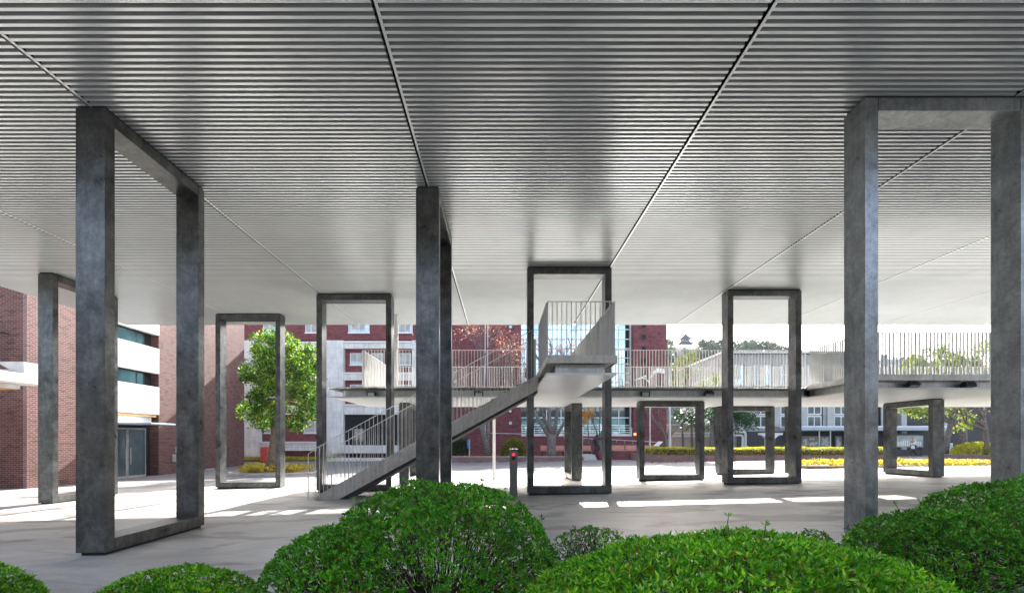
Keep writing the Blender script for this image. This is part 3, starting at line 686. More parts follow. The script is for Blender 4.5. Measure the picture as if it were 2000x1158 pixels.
for a, b_ in ((442, 469), (507, 638), (671, 805)):
    for i, (t0, t1) in enumerate(rowsL):
        if a == 671:
            if i == 3: continue
            t0, t1 = ((666, 680), (727, 742), (789, 809))[i]
        o = MB().box(fx(a)+0.002, fx(b_)-0.002, B2Y+0.06, B2Y+0.49, fz(t1), fz(t0+3)).build('spandrel_beam', 'concrete', b2)
        MB().box(fx(a)+0.002, fx(b_)-0.002, B2Y-0.06, B2Y+0.489, fz(t0+3)+0.002, fz(t0)).build('ledge', 'white', o)
for (a, b_) in ((446, 467),):
    for t0, t1 in ((690, 714), (753, 776), (821, 845)): win_y(b2, fx(a), fx(b_), fz(t1), fz(t0), B2Y+0.44, nv=2, blind=0.7)
for (a, b_) in ((512, 540), (590, 633)):
    for t0, t1 in ((690, 714), (753, 776), (821, 845)): win_y(b2, fx(a), fx(b_), fz(t1), fz(t0), B2Y+0.44, nv=2, blind=0.6)
for (a, b_) in ((681, 708), (722, 746), (777, 801)):
    for t0, t1 in ((688, 711), (750, 773)): win_y(b2, fx(a), fx(b_), fz(t1), fz(t0), B2Y+0.44, nv=2, blind=0.85)
for (a, b_) in ((442, 470), (515, 540), (597, 620), (681, 722), (777, 806)):
    win_y(b2, fx(a), fx(b_), fz(650), fz(630), B2Y-0.04, nv=2, blind=0.5)
mb = MB(); mb.box(fx(672), fx(804), B2Y+0.35, B2Y+0.48, fz(872), fz(810)); mb.build('entrance_opening', 'interior', b2)
m_ = MB(); m_.box(fx(690), fx(708), B2Y+0.25, B2Y+0.34, fz(868), fz(837)); m_.build('entrance_panel', 'glass_pane', b2)
MB().box(fx(655), fx(804), B2Y-1.2, B2Y+0.3, fz(884), fz(869)).build('planter_wall', 'concrete_plain', b2)
mb = MB(); mb.box(fx(640), fx(820), B2Y-2.2, B2Y-1.5, -0.45, -0.18).box(fx(640), fx(820), B2Y-1.5, B2Y-1.21, -0.45, -0.02); mb.build('entrance_step', 'concrete_plain', b2)
P, D, L = crown_points([(fx(700+k*14), B2Y-0.7, fz(866)+0.1, 0.35, 0.3, 0.22) for k in range(8)], 9, 0.12)
o = leaf_mesh('planter_shrubs', P, D, L, 0.5, 'dark_leaf', None, (fx(745), B2Y-0.7, fz(869)), simple=True)
setp(o, 'dark shrubs growing along the white planter wall under the walkway', 'shrubs', kind='stuff')
# --- plum brick tower block
B3Y = 47.0
gx3 = lambda x, Y=B3Y: X_(x, Y)
gz3 = lambda y, Y=B3Y: 1.5+(860-y)/F*Y
b3 = thing('brick_tower_building', (5, B3Y, gz(5, 47)), 'plum red brick building with glass curtain wall and stair tower of small square windows', 'building')
mb = MB(); mb.box(gx3(847), gx3(950), B3Y-0.5, B3Y+9, -0.6, 13.2).box(gx3(950), gx3(1018), B3Y, B3Y+9, -0.6, 13.2); mb.build('wall', 'brick_tower', b3)
MB().box(gx3(1236), gx3(1300), B3Y-0.3, B3Y+8, -0.6, 13.6).build('stair_tower', 'brick_tower', b3)
MB().box(gx3(1018), gx3(1236), B3Y+0.95, B3Y+9, -0.6, 13.0).build('core', 'shade_wall', b3)
for y in (637, 659, 682, 705, 728, 792, 812):
    win_y(b3, gx3(1251), gx3(1260), gz3(y+4.5), gz3(y-4.5), B3Y-0.32, 'interior', nv=1, fr='shade_wall', fw=0.05, sill=False)
for x, y in ((997, 638), (997, 826)):
    win_y(b3, gx3(x-5), gx3(x+5), gz3(y+5), gz3(y-5), B3Y-0.02, 'glass_pane', nv=1, fr='shade_wall', fw=0.1, sill=False)
# curtain wall
o = MB().box(gx3(1018)+0.01, gx3(1224), B3Y+0.6, B3Y+0.63, 6.2, 12.9).build('curtain_wall', 'glass_sky', b3)
m_ = MB()
zz = [gz3(y) for y in (641, 660, 678.5, 697, 709, 727, 745, 757)]
for k, z in enumerate(zz): m_.box(gx3(1018)+0.01, gx3(1234), B3Y+0.52, B3Y+0.599, z-0.045, z+0.045)
x = gx3(1211)
while x > gx3(1020): m_.box(x-0.035, x+0.035, B3Y+0.50, B3Y+0.519, 6.2, 12.9); x -= 1.42
m_.build('mullions', 'white', o)
MB().box(gx3(1224)+0.005, gx3(1232), B3Y+0.7, B3Y+0.9, 1.9, 12.9).build('dark_infill', 'interior', b3)  # dark strip beside the glazing
MB().box(gx3(1232), gx3(1234.5), B3Y+0.3, B3Y+0.6, 1.9, 12.9).build('end_mullion', 'rail', b3)
o = MB().box(gx3(1018)+0.01, gx3(1224), B3Y+0.6, B3Y+0.63, gz3(847), gz3(814)).build('curtain_wall', 'glass_teal', b3)
m_ = MB()
for y in (815, 830): m_.box(gx3(1018)+0.01, gx3(1232), B3Y+0.5, B3Y+0.599, gz3(y)-0.05, gz3(y)+0.05)
x = gx3(1211)
while x > gx3(1020): m_.box(x-0.04, x+0.04, B3Y+0.48, B3Y+0.499, gz3(847), gz3(800)); x -= 1.42
m_.build('mullions', 'white', o)
x = gx3(1025)
while x < gx3(1220): MB().box(x, x+random.uniform(0.3, 0.9), B3Y+0.585, B3Y+0.597, gz3(847), gz3(random.uniform(826, 842))).build('poster', 'glass_sky', o); x += random.uniform(0.8, 1.6)
MB().box(gx3(1018)+0.01, gx3(1232), B3Y+0.75, B3Y+0.9, gz3(816), 6.19).build('dark_infill', 'glass_dark', b3)  # dark glass band between the upper and lower curtain walls
for x in (948, 953): MB().tube((gx3(x), B3Y-0.62, -0.2), (gx3(x), B3Y-0.62, 13.0), 0.055, n=8).build('drain_pipe', 'rail', b3)
o = MB().box(gx3(992), gx3(1001), B3Y-0.12, B3Y-0.003, gz3(807), gz3(800)).build('wall_lamp', 'dark', b3)
MB().tube((gx3(996.5), B3Y-0.2, gz3(803)), (gx3(996.5), B3Y-0.12, gz3(803)), 0.13, n=12).build('lamp_glass', 'white', o)
# ramp wall with hand rail
RWY = 45.6
b3r = thing('ramp_wall', (5, RWY, gz(5, 45)), 'plum brick ramp wall with sloping white handrail below the glass curtain wall', 'wall')
MB().box(X_(895, RWY), X_(1296, RWY), RWY, RWY+0.35, -0.5, 1.5+8.5/F*RWY).build('wall', 'brick_tower', b3r)
MB().box(X_(1018, RWY), X_(1234, RWY), RWY-0.04, RWY+0.39, 1.5+8.5/F*RWY+0.002, 1.5+13/F*RWY).build('coping', 'concrete_plain', b3r)
m_ = MB(); a = (X_(1100, RWY), RWY-0.12, 1.5+6.5/F*RWY); b_ = (X_(1291, RWY), RWY-0.12, 1.5-3.5/F*RWY)
m_.tube(a, b_, 0.035); n = 12
for k in range(n):
    f = (k+0.5)/n; x = a[0]+(b_[0]-a[0])*f; z = a[2]+(b_[2]-a[2])*f; m_.tube((x, RWY-0.12, z), (x, RWY-0.12, z-0.22), 0.018, n=5); m_.tube((x, RWY-0.12, z-0.22), (x, RWY, z-0.22), 0.018, n=5)
a = (X_(940, RWY), RWY-0.12, 1.5+15/F*RWY); b_ = (X_(1018, RWY), RWY-0.12, 1.5+13/F*RWY); m_.tube(a, b_, 0.035)
m_.build('handrail', 'rail', b3r)
mb = MB()
for z in (1.5+16/F*RWY, 1.5+20/F*RWY, 1.5+25/F*RWY): mb.tube((X_(1018, RWY), RWY+0.05, z), (X_(1234, RWY), RWY+0.05, z), 0.028, n=6)
x = X_(1020, RWY)
while x < X_(1235, RWY): mb.tube((x, RWY+0.05, 1.5+8/F*RWY), (x, RWY+0.05, 1.5+25/F*RWY), 0.028, n=6); x += 1.15
mb.build('guard_rail', 'white', b3r)
# orange lit box on the tower
t = thing('wall_box', (X_(1240, B3Y-0.3), B3Y-0.45, gz3(848)), 'small orange lit box on the brick stair tower', 'wall light')
MB().box(X_(1238, 46.6), X_(1242.5, 46.6), 46.55, 46.69, gz3(850), gz3(845.5)).build('case', 'lamp_orange', t)
MB().box(X_(1237.5, 46.6), X_(1243, 46.6), 46.53, 46.69, gz3(845.4), gz3(845)).build('hood', 'white', t)
# planter in front of the ramp wall
KY = 37.9
pl = thing('brick_kerb', (2, KY, gz(2, KY)), 'long low brick kerb along the far side of the road, holding the tree bed', 'kerb')
zk = gz(2, KY)
MB().box(X_(846, KY), X_(1140, KY), KY, KY+0.3, zk-0.15, zk+0.33).build('kerb_wall', 'brick_kerb', pl)
MB().box(X_(846, KY), X_(1140, KY), KY-0.02, KY+0.32, zk+0.332, zk+0.37).build('kerb_coping', 'kerb', pl)
o = MB().box(X_(846, KY), X_(1140, KY), KY+0.32, RWY-0.02, zk+0.1, zk+0.31).build('tree_bed', 'soil', None, (2, KY+4, zk)); setp(o, 'leaf strewn soil of the tree bed behind the brick kerb', 'soil', kind='structure')
lw = thing('low_brick_wall', (12, KY+1, gz(12, KY)), 'low plum brick wall under the row of benches', 'wall')
MB().box(X_(1197, KY+1), X_(1300, KY+1), KY+1, KY+1.3, zk-0.1, zk+0.78).build('wall', 'brick_tower', lw)
MB().box(X_(1168, KY+1), X_(1183, KY+1), KY+0.4, KY+1.3, zk-0.1, zk+0.80).build('end_pier', 'brick_tower', lw)
t = thing('garden_steps', (8, KY+0.5, zk), 'short flight of grey steps in the brick kerb', 'steps')
for k in range(3): MB().box(X_(1140, KY)+0.01, X_(1167, KY), KY+0.1+k*0.35, KY+0.44+k*0.35 if k < 2 else KY+3, zk-0.1, zk+0.16*(k+1)).build('step', 'kerb', t)
bl = ['leftmost terracotta bench, under the forked bare tree', 'terracotta bench just left of the low dark edge-on frame', 'terracotta bench beside the dark statue', 'terracotta bench right of the landing frame', 'terracotta bench behind the lone low square frame', 'terracotta bench right of the street lamp pole']
for i, (a, b_) in enumerate(((1056, 1080), (1082, 1104), (1138, 1156), (1196, 1222), (1223, 1248), (1250, 1284))):
    BY = 41.0; x0, x1 = X_(a, BY), X_(b_, BY)-0.04; zb = zk+0.33 if i < 3 else zk+0.35
    t = thing('bench', ((x0+x1)/2, BY, zb), bl[i], 'bench', 'terracotta benches along the brick wall')
    MB().box(x0, x1, BY-0.2, BY+0.25, zb+0.40, zb+0.47).build('seat', 'terracotta', t, bev=0.01)
    MB().box(x0, x1, BY+0.25, BY+0.31, zb+0.50, zb+0.86).build('backrest', 'terracotta', t, bev=0.01)
    for xx in (x0+0.08, x1-0.16): MB().box(xx, xx+0.08, BY-0.15, BY+0.248, zb-0.02, zb+0.398).box(xx, xx+0.08, BY+0.312, BY+0.36, zb, zb+0.8).build('leg', 'dark', t)
# --- grey hall on the right, with pitched eave
B4Y = 50.0
hx = lambda x, Y=B4Y: X_(x, Y); hz = lambda y, Y=B4Y: 1.5+(860-y)/F*Y
b4 = thing('grey_concrete_hall', (30, B4Y, gz(22, 50)), 'grey concrete hall with white roof edge, rows of windows and a pale blue canopy', 'building')
mb = MB(); mb.box(hx(1412), hx(1697), B4Y+0.25, B4Y+12, -0.3, hz(691)); mb.build('wall', 'concrete_grey', b4)
mb = MB(); mb.box(hx(1409), hx(1699), B4Y-0.35, B4Y+12.5, hz(690.5), hz(686.5)); mb.build('roof', 'roof_white', b4)
mb = MB(); mb.box(hx(1411), hx(1698), B4Y-0.15, B4Y-0.1, hz(692), hz(690.7)); mb.build('roof_gap', 'interior', b4)
MB().box(hx(1412)+0.01, hx(1697)-0.01, B4Y+0.1, B4Y+0.249, hz(711.5), hz(692.1)).build('upper_band', 'concrete_grey', b4)
MB().box(hx(1412)+0.01, hx(1697)-0.01, B4Y+0.1, B4Y+0.249, hz(792), hz(754)).build('middle_band', 'concrete_grey', b4)
x = 1421.0
while x < 1690:
    MB().box(hx(x+38), hx(x+51), B4Y, B4Y+0.099, 2.9, hz(692.2)).build('pilaster', 'concrete_grey', b4)
    win_y(b4, hx(x), hx(x+33), hz(752), hz(712), B4Y+0.2, 'glass_sky', nv=2, nh=2, fw=0.09, sill=False, blind=0.25)
    win_y(b4, hx(x), hx(x+28), hz(809), hz(792.5), B4Y+0.2, 'glass_dark', nv=2, fw=0.09, sill=False)
    win_y(b4, hx(x), hx(x+28), hz(834), hz(812), B4Y+0.2, 'glass_dark', nv=2, fw=0.09, sill=True)
    MB().box(hx(x+28.5), hx(x+31), B4Y+0.18, B4Y+0.247, hz(834), hz(793)).build('dark_strip', 'interior', b4)  # narrow dark strip between window and pilaster
    x += 52.5
MB().box(hx(1697)+0.01, hx(1985), B4Y+0.6, B4Y+10, -0.3, 7.3).build('low_wing', 'shade_wall', b4)
for x in (1735, 1758, 1840): MB().box(hx(x), hx(x+10), B4Y-0.2, B4Y+0.59, 0, 7.0).build('wing_column', 'concrete_grey', b4)
cy0 = B4Y-3.2
MB().box(X_(1558, cy0), X_(1862, cy0), cy0, B4Y-0.21, 1.5+20/F*cy0, 1.5+26/F*cy0).build('canopy', 'roof_blue', b4)
MB().box(X_(1562, cy0), X_(1860, cy0), cy0+0.4, B4Y-0.22, 1.5+26.1/F*cy0, 1.5+29/F*cy0).build('canopy_kerb', 'roof_white', b4)
MB().box(hx(1440), hx(1985), B4Y-0.02, B4Y+0.08, -0.3, 2.45).build('recess_wall', 'shade_wall', b4)
for x in (1604, 1626, 1690, 1713, 1852): MB().tube((X_(x, cy0), cy0+0.3, -0.1), (X_(x, cy0), cy0+0.3, 1.5+20/F*cy0), 0.06, n=8).build('canopy_post', 'rail', b4)
for i, (a, b_) in enumerate(((1567, 1600), (1602, 1622), (1632, 1644))):
    Y = B4Y-0.4; o = MB().box(X_(a, Y), X_(b_, Y), Y, Y+0.1, 0.35, 1.95).build('notice_panel', 'board', b4)
    mb = MB(); k = 0
    while k < 16:
        xx = random.uniform(X_(a, Y)+0.08, X_(b_, Y)-0.35); z0 = random.uniform(0.5, 1.55); mb.box(xx, xx+random.uniform(0.15, 0.28), Y-0.012-k*0.001, Y-0.002-k*0.001, z0, z0+random.uniform(0.2, 0.32)); k += 1
    mb.build('notices', 'paper', o)
# boards near the walker
t = thing('notice_board', (X_(1775, 45), 45, gz(22, 45)), 'long glazed notice board on dark posts behind the walking person', 'notice board')
zb = gz(22, 45)
MB().box(X_(1745, 45), X_(1803, 45), 45, 45.15, zb+0.85, zb+1.95).build('panel', 'board', t)
mb = MB(); mb.box(X_(1744, 45)-0.08, X_(1803, 45)+0.09, 44.9, 45.25, zb+1.96, zb+2.12); mb.build('roof', 'dark', t)
for x in (1746, 1801): MB().box(X_(x, 45), X_(x, 45)+0.12, 45.16, 45.28, zb, zb+1.95).build('post', 'dark', t)
mb = MB()
for k in range(12): xx = X_(1748, 45)+0.1+k*0.2; mb.box(xx, xx+0.13, 44.98, 44.997, zb+0.95, zb+1.3+0.2*random.random())
mb.build('notices', 'paper', t)
MB().box(X_(1745, 45)+0.12, X_(1801, 45), 45.2, 45.26, zb, zb+0.6).build('back_rail', 'shade_wall', t)
t = thing('sign_stand', (X_(1858, 43), 43, gz(22, 43)), 'narrow white printed sign stand left of the round yellow bush', 'sign')
zb = gz(22, 43); o = MB().box(X_(1851, 43), X_(1861, 43), 43, 43.08, zb+0.1, zb+1.2).build('panel', 'plaque', t)
mb = MB()
for k in range(5): mb.box(X_(1852, 43), X_(1860, 43)-random.random()*0.12, 42.985, 42.998, zb+0.25+k*0.18, zb+0.33+k*0.18)
mb.build('print', 'board', o)
MB().box(X_(1850, 43), X_(1862, 43), 42.9, 43.2, zb-0.02, zb+0.099).build('foot', 'kerb', t)
# cream shed with pipes
t = thing('cream_shed', (X_(1350, 52), 52, gz(20, 52)), 'low cream clad shed with two white pipes along its wall', 'shed')
zb = -0.2
MB().box(X_(1304, 52), X_(1402, 52), 52, 57, zb, 3.1).build('wall', 'cream', t)
for k in range(14): MB().box(X_(1304, 52)+0.2+k*0.38, X_(1304, 52)+0.24+k*0.38, 51.97, 51.999, zb, 3.1).build('wall_batten', 'kerb', t)
MB().box(X_(1302, 52), X_(1404, 52), 51.6, 57.3, 3.1, 3.25).build('roof', 'roof_white', t)
for y in (846, 851.5): MB().tube((X_(1306, 51.5), 51.5, 1.5+(860-y)/F*51.5), (X_(1402, 51.5), 51.5, 1.5+(860-y)/F*51.5), 0.10, n=10).build('pipe', 'white', t)
MB().box(X_(1312, 51.2), X_(1400, 51.2), 51.2, 51.4, zb, 0.55).build('plinth_wall', 'cream', t)
t = thing('bent_pipes', (X_(1450, 48), 48, gz(22, 48)), 'pair of white pipes bending down to the ground beside the round dark tree', 'pipes')
for k, (ya, xb) in enumerate(((843.5, 1456), (850, 1450.5))):
    z = 1.5+(860-ya)/F*48; MB().path([(X_(1418, 48), 48, z), (X_(xb-3, 48), 48, z), (X_(xb-0.8, 48), 48, z-0.05), (X_(xb, 48), 48, z-0.2), (X_(xb, 48), 48, 0.95), (X_(xb-2, 48), 48, 0.78)], [0.105]*6, 10).build('pipe', 'white', t, smooth=True)
MB().path([(X_(1461, 48), 48, -0.1), (X_(1461, 48), 48, 0.75), (X_(1460, 48), 48, 0.92), (X_(1458, 48), 48, 0.92)], [0.07]*4, 10).build('vent_pipe', 'white', t, smooth=True)
t = thing('white_shelter_post', (X_(1508, 44), 44, gz(20, 44)), 'white T shaped post flaring out at the top, right of the bent pipes', 'post')
zz = lambda y: 1.5+(860-y)/F*44
mb = MB(); mb.prism([(X_(1500, 44), zz(884)), (X_(1512, 44), zz(884)), (X_(1514, 44), zz(856)), (X_(1521, 44), zz(850)), (X_(1529, 44), zz(849)), (X_(1529, 44), zz(846)), (X_(1486, 44), zz(846)), (X_(1486, 44), zz(849)), (X_(1493, 44), zz(851)), (X_(1499, 44), zz(857))], 'y', 44, 44.5); mb.build('shaft', 'white', t)
MB().box(X_(1487, 44), X_(1528, 44), 43.9, 44.6, zz(846)+0.002, zz(844.8)).build('cap', 'roof_white', t)
# far bluish building
t = thing('far_building', (X_(1732, 90), 90, 0), 'far pale building with a blue roof low behind the right hand railing', 'building')
MB().box(X_(1705, 90), X_(1757, 90), 90, 100, -0.5, 1.5+150/F*90).build('wall', 'white', t)
mb = MB(); mb.prism([(X_(1703, 90), 1.5+150/F*90), (X_(1760, 90), 1.5+150/F*90), (X_(1757, 90), 1.5+157/F*90), (X_(1707, 90), 1.5+157/F*90)], 'y', 89.5, 100.5); mb.build('roof', 'roof_blue', t)
for k in range(7): win_y(t, X_(1709+k*6.8, 90), X_(1713.5+k*6.8, 90), 1.5+128/F*90, 1.5+145/F*90, 89.97, 'glass_dark', nv=1, sill=False, fw=0.08)

# unseen dark block added behind the camera: darkens steel reflections and near ceiling
t = thing('rear_light_blocker', (0, -13, 0), 'unseen dark block added behind the camera to darken the steel reflections', 'building')
MB().box(-45, 45, -24, -13, -1, 9.0).build('wall', 'interior', t)
MB().box(-45.4, 45.4, -24.4, -12.6, 9.0, 9.3).build('roof', 'dark', t)  # top of the added unseen light blocker
# ------------------------------------------------------------------ far hill and castle
def hill_z(x, y):
    px = x/420*F+CX
    pts = [(900, 30), (1150, 62), (1240, 79), (1300, 83), (1400, 82), (1470, 77), (1510, 64), (1600, 50), (1700, 62), (1760, 66), (1850, 56), (2000, 50), (2300, 20), (2600, 0)]
    if px < 900: r = max(0, 30-(900-px)*0.15)
    else:
        r = 0
        for (a, za), (b_, zb_) in zip(pts, pts[1:]):
            if a <= px <= b_: r = za+(zb_-za)*(px-a)/(b_-a); break
    d = (y-420)/130.0
    f = max(0, 1-d*d) if d < 0 else max(0, 1-d*d*0.5)
    return r*f**0.8+4*noise.noise(Vector((x*0.02, y*0.02, 0)))*f-1.0
mb = MB(); hx_ = lin(-40, 760, 81); hy_ = lin(285, 600, 33)
for y in hy_:
    for x in hx_: mb.v.append((x, y, hill_z(x, y)))
for j in range(len(hy_)-1):
    for i in range(len(hx_)-1):
        a = j*len(hx_)+i; mb.f.append((a, a+1, a+len(hx_)+1, a+len(hx_))); mb.mi.append(0)
o = mb.build('hill', 'hill_ground'); o['kind'] = 'structure'
cl = []
for k in range(1100):
    x = random.uniform(90, 420); y = random.uniform(315, 425); r = random.uniform(2.5, 5.5)
    r *= 0.8
    if abs(x/y*420-160) < 10+r and (hill_z(x, y)+r*1.7)/y*420 > 82: continue
    cl.append((x, y, hill_z(x, y)+r*0.7, r, r, r*0.9))
P, D, L = crown_points(cl, 5.5, 1.5)
o = leaf_mesh('hill_wood', P, D, L, 0.7, 'hill_leaf', None, (230, 380, 60), simple=True); setp(o, 'hazy wooded slope of the castle hill', 'wood', kind='stuff')
CXX, CYY = X_(1338, 420), 420.0
t = thing('castle_keep', (CXX, CYY, 76), 'small white castle keep with stacked upturned grey roofs on top of the hill', 'castle')
def tier(z, hw, hd, wall_h, roof_over, roof_h):
    MB().box(CXX-hw, CXX+hw, CYY-hd, CYY+hd, z, z+wall_h).build('wall', 'castle_wall', t)
    zr = z+wall_h-0.3; ow, od = hw+roof_over, hd+roof_over; iw, idd = hw*0.62, hd*0.62
    mb = MB(); n = 6
    def ring(f):
        k = f**1.7; w_ = ow+(iw-ow)*f; d_ = od+(idd-od)*f; z_ = zr+roof_h*k
        c = [(-1, -1), (0, -1), (1, -1), (1, 0), (1, 1), (0, 1), (-1, 1), (-1, 0)]
        return [(CXX+a*w_, CYY+b_*d_, z_+(0.55*(1-f) if a and b_ else 0)) for a, b_ in c]
    rings = [ring(i/n) for i in range(n+1)]
    for r0, r1 in zip(rings, rings[1:]):
        for i in range(8): j = (i+1) % 8; mb.poly([r0[i], r0[j], r1[j], r1[i]])
    mb.poly(rings[0][::-1]); mb.poly(rings[-1]); mb.build('roof', 'castle_roof', t)
tier(78.0, 6.4, 5.0, 3.4, 1.6, 2.2); tier(82.6, 4.9, 3.8, 3.0, 1.6, 2.0); tier(86.8, 3.4, 2.8, 3.0, 1.7, 2.6)
mb = MB(); mb.prism([(CXX-3.4, 91.0), (CXX+3.4, 91.0), (CXX, 94.4)], 'y', CYY-1.6, CYY+1.6); mb.build('gable', 'castle_roof', t)
mb = MB()
for k in (-2, -0.6, 0.8): mb.box(CXX+k, CXX+k+0.9, CYY-2.86, CYY-2.81, 87.8, 89.2)
mb.build('window', 'interior', t)
MB().prism([(CXX-9.5, 74.0), (CXX+9.5, 74.0), (CXX+7.6, 77.999), (CXX-7.6, 77.999)], 'y', CYY-6.5, CYY+6.5).build('stone_base', 'castle_wall', t)
# ------------------------------------------------------------------ planting
def tree(name, base, pts, rs, clumps, dens, size, leafmat, bark, label, extra=(), group=None, wr=0.5, hollow=0.45, simple=False):
    t = thing(name, base, label, 'tree', group)
    mb = MB(); mb.path(pts, rs, 12)
    for (pp, rr_) in extra: mb.path(pp, rr_, 8)
    c0 = Vector(pts[-1])
    for c in clumps:
        cv = Vector(c[:3]); k = min(range(len(pts)), key=lambda i: (Vector(pts[i])-cv).length + (0 if i > len(pts)//2 else 99)); s_ = Vector(pts[k])
        mid = s_.lerp(cv, 0.5)+Vector((0, 0, 0.15*c[3])); mb.path([s_, mid, cv], [rs[k]*0.55, rs[k]*0.35, rs[k]*0.12], 6)
    mb.build('trunk', bark, t, smooth=True)
    P, D, L = crown_points(clumps, dens, size, hollow)
    leaf_mesh('crown', P, D, L, wr, leafmat, t, simple=simple)
    return t
def px_cl(lst, Y):   # (px, py, r_px, dy) -> clump
    return [(X_(x, Y+d), Y+d, Z_(y, Y+d), r*(Y+d)/F, r*(Y+d)/F, r*0.85*(Y+d)/F) for (x, y, r, d) in lst]
TY = 27.6; zb = gz(-13, 27.6)
cl = px_cl([(520, 672, 26, 0), (548, 665, 24, -.6), (585, 690, 28, .4), (535, 710, 34, -.7), (500, 725, 26, .2), (575, 722, 30, -.9), (603, 738, 26, .3), (488, 742, 14, 0), (520, 762, 26, -.5),
            (505, 785, 24, -.3), (488, 803, 20, .2), (515, 820, 24, -.4), (545, 795, 20, -.8), (585, 765, 22, -1.0), (598, 800, 24, .2), (580, 825, 22, -.2), (612, 770, 20, .6), (540, 740, 30, 1.2), (560, 690, 26, 1.2), (510, 690, 18, .8), (612, 715, 16, .6)], TY)
pts = [(X_(532, TY), TY, zb-0.1), (X_(535, TY), TY, 0.4), (X_(538, TY), TY, 1.4), (X_(542, TY), TY-0.1, 2.6), (X_(550, TY), TY-0.1, 3.8), (X_(552, TY), TY, 5.4), (X_(548, TY), TY, 6.6)]
tree('camphor_tree', (X_(535, TY), TY, zb), pts, [0.52, 0.36, 0.30, 0.26, 0.22, 0.15, 0.07], cl, 15.0, 0.15, 'camphor', 'bark', 'bright green broadleaf tree on the round yellow shrub island',
     extra=[([(X_(548, TY), TY-0.1, 3.0), (X_(570, TY), TY-0.5, 4.3), (X_(590, TY), TY-0.4, 5.2)], [0.19, 0.13, 0.06])])
# island bed
t = thing('island_bed', (-13.0, 27.6, zb), 'round kerbed island bed under the bright green tree', 'planting bed')
def ell(cx, cy, rx, ry, n=40): return [(cx+rx*math.cos(2*math.pi*i/n), cy+ry*math.sin(2*math.pi*i/n)) for i in range(n)]
MB().prism(ell(-13.0, 27.6, 2.45, 1.75), 'z', zb-0.15, zb+0.12).build('kerb', 'kerb', t, bev=0.02)
MB().prism(ell(-13.0, 27.6, 2.30, 1.60), 'z', zb-0.1, zb+0.14).build('soil', 'soil', t)
cl = []
for k in range(46):
    a = random.uniform(0, 2*math.pi); r = random.random()**0.5; cl.append((-13+2.05*r*math.cos(a), 27.6+1.35*r*math.sin(a), zb+0.3, 0.26, 0.26, 0.2))
P, D, L = crown_points(cl, 8, 0.10)
o = leaf_mesh('yellow_ground_shrubs', P, D, L, 0.45, 'yellow_leaf', None, (-13, 27.6, zb), simple=True); setp(o, 'low yellow shrubs covering the round island bed', 'ground cover', kind='stuff')
# red box
Y = 41.0; zb = gz(-20, 41)
t = thing('red_cabinet', (X_(515, Y), Y, zb), 'plain red cabinet standing against the concrete pier behind the green tree', 'cabinet')
MB().box(X_(508.5, Y), X_(521.5, Y), Y, Y+0.45, zb+0.04, 1.5-12.5/F*Y).build('body', 'red', t, bev=0.015)
MB().box(X_(509, Y), X_(521, Y), Y+0.02, Y+0.43, zb-0.05, zb+0.039).build('base', 'dark', t)
MB().box(X_(520, Y)-0.04, X_(520, Y), Y-0.03, Y, zb+0.6, zb+0.75).build('handle', 'dark', t)
# grass verge and kerb by the concrete building
o = MB().box(X_(400, 42.5), X_(660, 42.5), 42.3, 43.85, -0.5, gz(-18, 42)+0.12).build('verge', 'soil', None, (-18, 43, -0.4)); setp(o, 'narrow soil verge at the foot of the concrete building', 'verge', kind='structure')
P = np.stack([rng.uniform(X_(400, 42.5), X_(655, 42.5), 5000), rng.uniform(42.4, 43.7, 5000), np.full(5000, gz(-18, 42)+0.1)], 1)
o = leaf_mesh('verge_grass', P, unit(5000)*0.5+np.array([0, 0, 1.0]), rng.uniform(0.15, 0.38, 5000), 0.15, 'hedge_yellow', None, (-18, 43, -0.3), simple=True); setp(o, 'dry yellow grass along the foot of the concrete building', 'grass', kind='stuff')
# box hedge with blue edged sign, round bush
def hedge_box(name, x0, x1, y0, y1, z0, z1, leaf, n, size, label, cat='hedge'):
    P = []; D = []
    areas = [(x1-x0)*(z1-z0), (x1-x0)*(y1-y0), (y1-y0)*(z1-z0), (y1-y0)*(z1-z0)]; tot = sum(areas)
    for f, a in enumerate(areas):
        k = int(n*a/tot); u = rng.random((k, 2))
        if f == 0: p = np.stack([x0+(x1-x0)*u[:, 0], np.full(k, y0), z0+(z1-z0)*u[:, 1]], 1); d = np.array([0, -1, .3])
        elif f == 1: p = np.stack([x0+(x1-x0)*u[:, 0], y0+(y1-y0)*u[:, 1], np.full(k, z1)], 1); d = np.array([0, 0, 1.])
        elif f == 2: p = np.stack([np.full(k, x0), y0+(y1-y0)*u[:, 0], z0+(z1-z0)*u[:, 1]], 1); d = np.array([-1., 0, .3])
        else: p = np.stack([np.full(k, x1), y0+(y1-y0)*u[:, 0], z0+(z1-z0)*u[:, 1]], 1); d = np.array([1., 0, .3])
        wob = np.array([noise.noise(Vector((q[0]*1.3, q[1]*1.3, q[2]*1.3))) for q in p])[:, None]*0.10
        P.append(p+d*wob+rng.normal(size=p.shape)*0.03); D.append(d[None]+unit(k)*0.9)
    t = thing(name, ((x0+x1)/2, (y0+y1)/2, z0), label, cat)
    MB().box(x0+0.08, x1-0.08, y0+0.08, y1-0.08, z0-0.05, z1-0.08).build('stems', 'twig', t)
    P = np.concatenate(P); leaf_mesh('foliage', P, np.concatenate(D), size*(0.7+0.6*rng.random(len(P))), 0.5, leaf, t, simple=True)
    return t
zk = gz(0, KY)+0.3
hedge_box('clipped_hedge', X_(850, 41), X_(911, 41), 41, 42, zk, 1.62, 'dark_leaf', 7000, 0.10, 'dark clipped box hedge behind the edge on tall frame')
t = thing('sign_board', (X_(914, 40.9), 40.9, zk), 'blue edged sign board on a grey post at the end of the clipped hedge', 'sign')
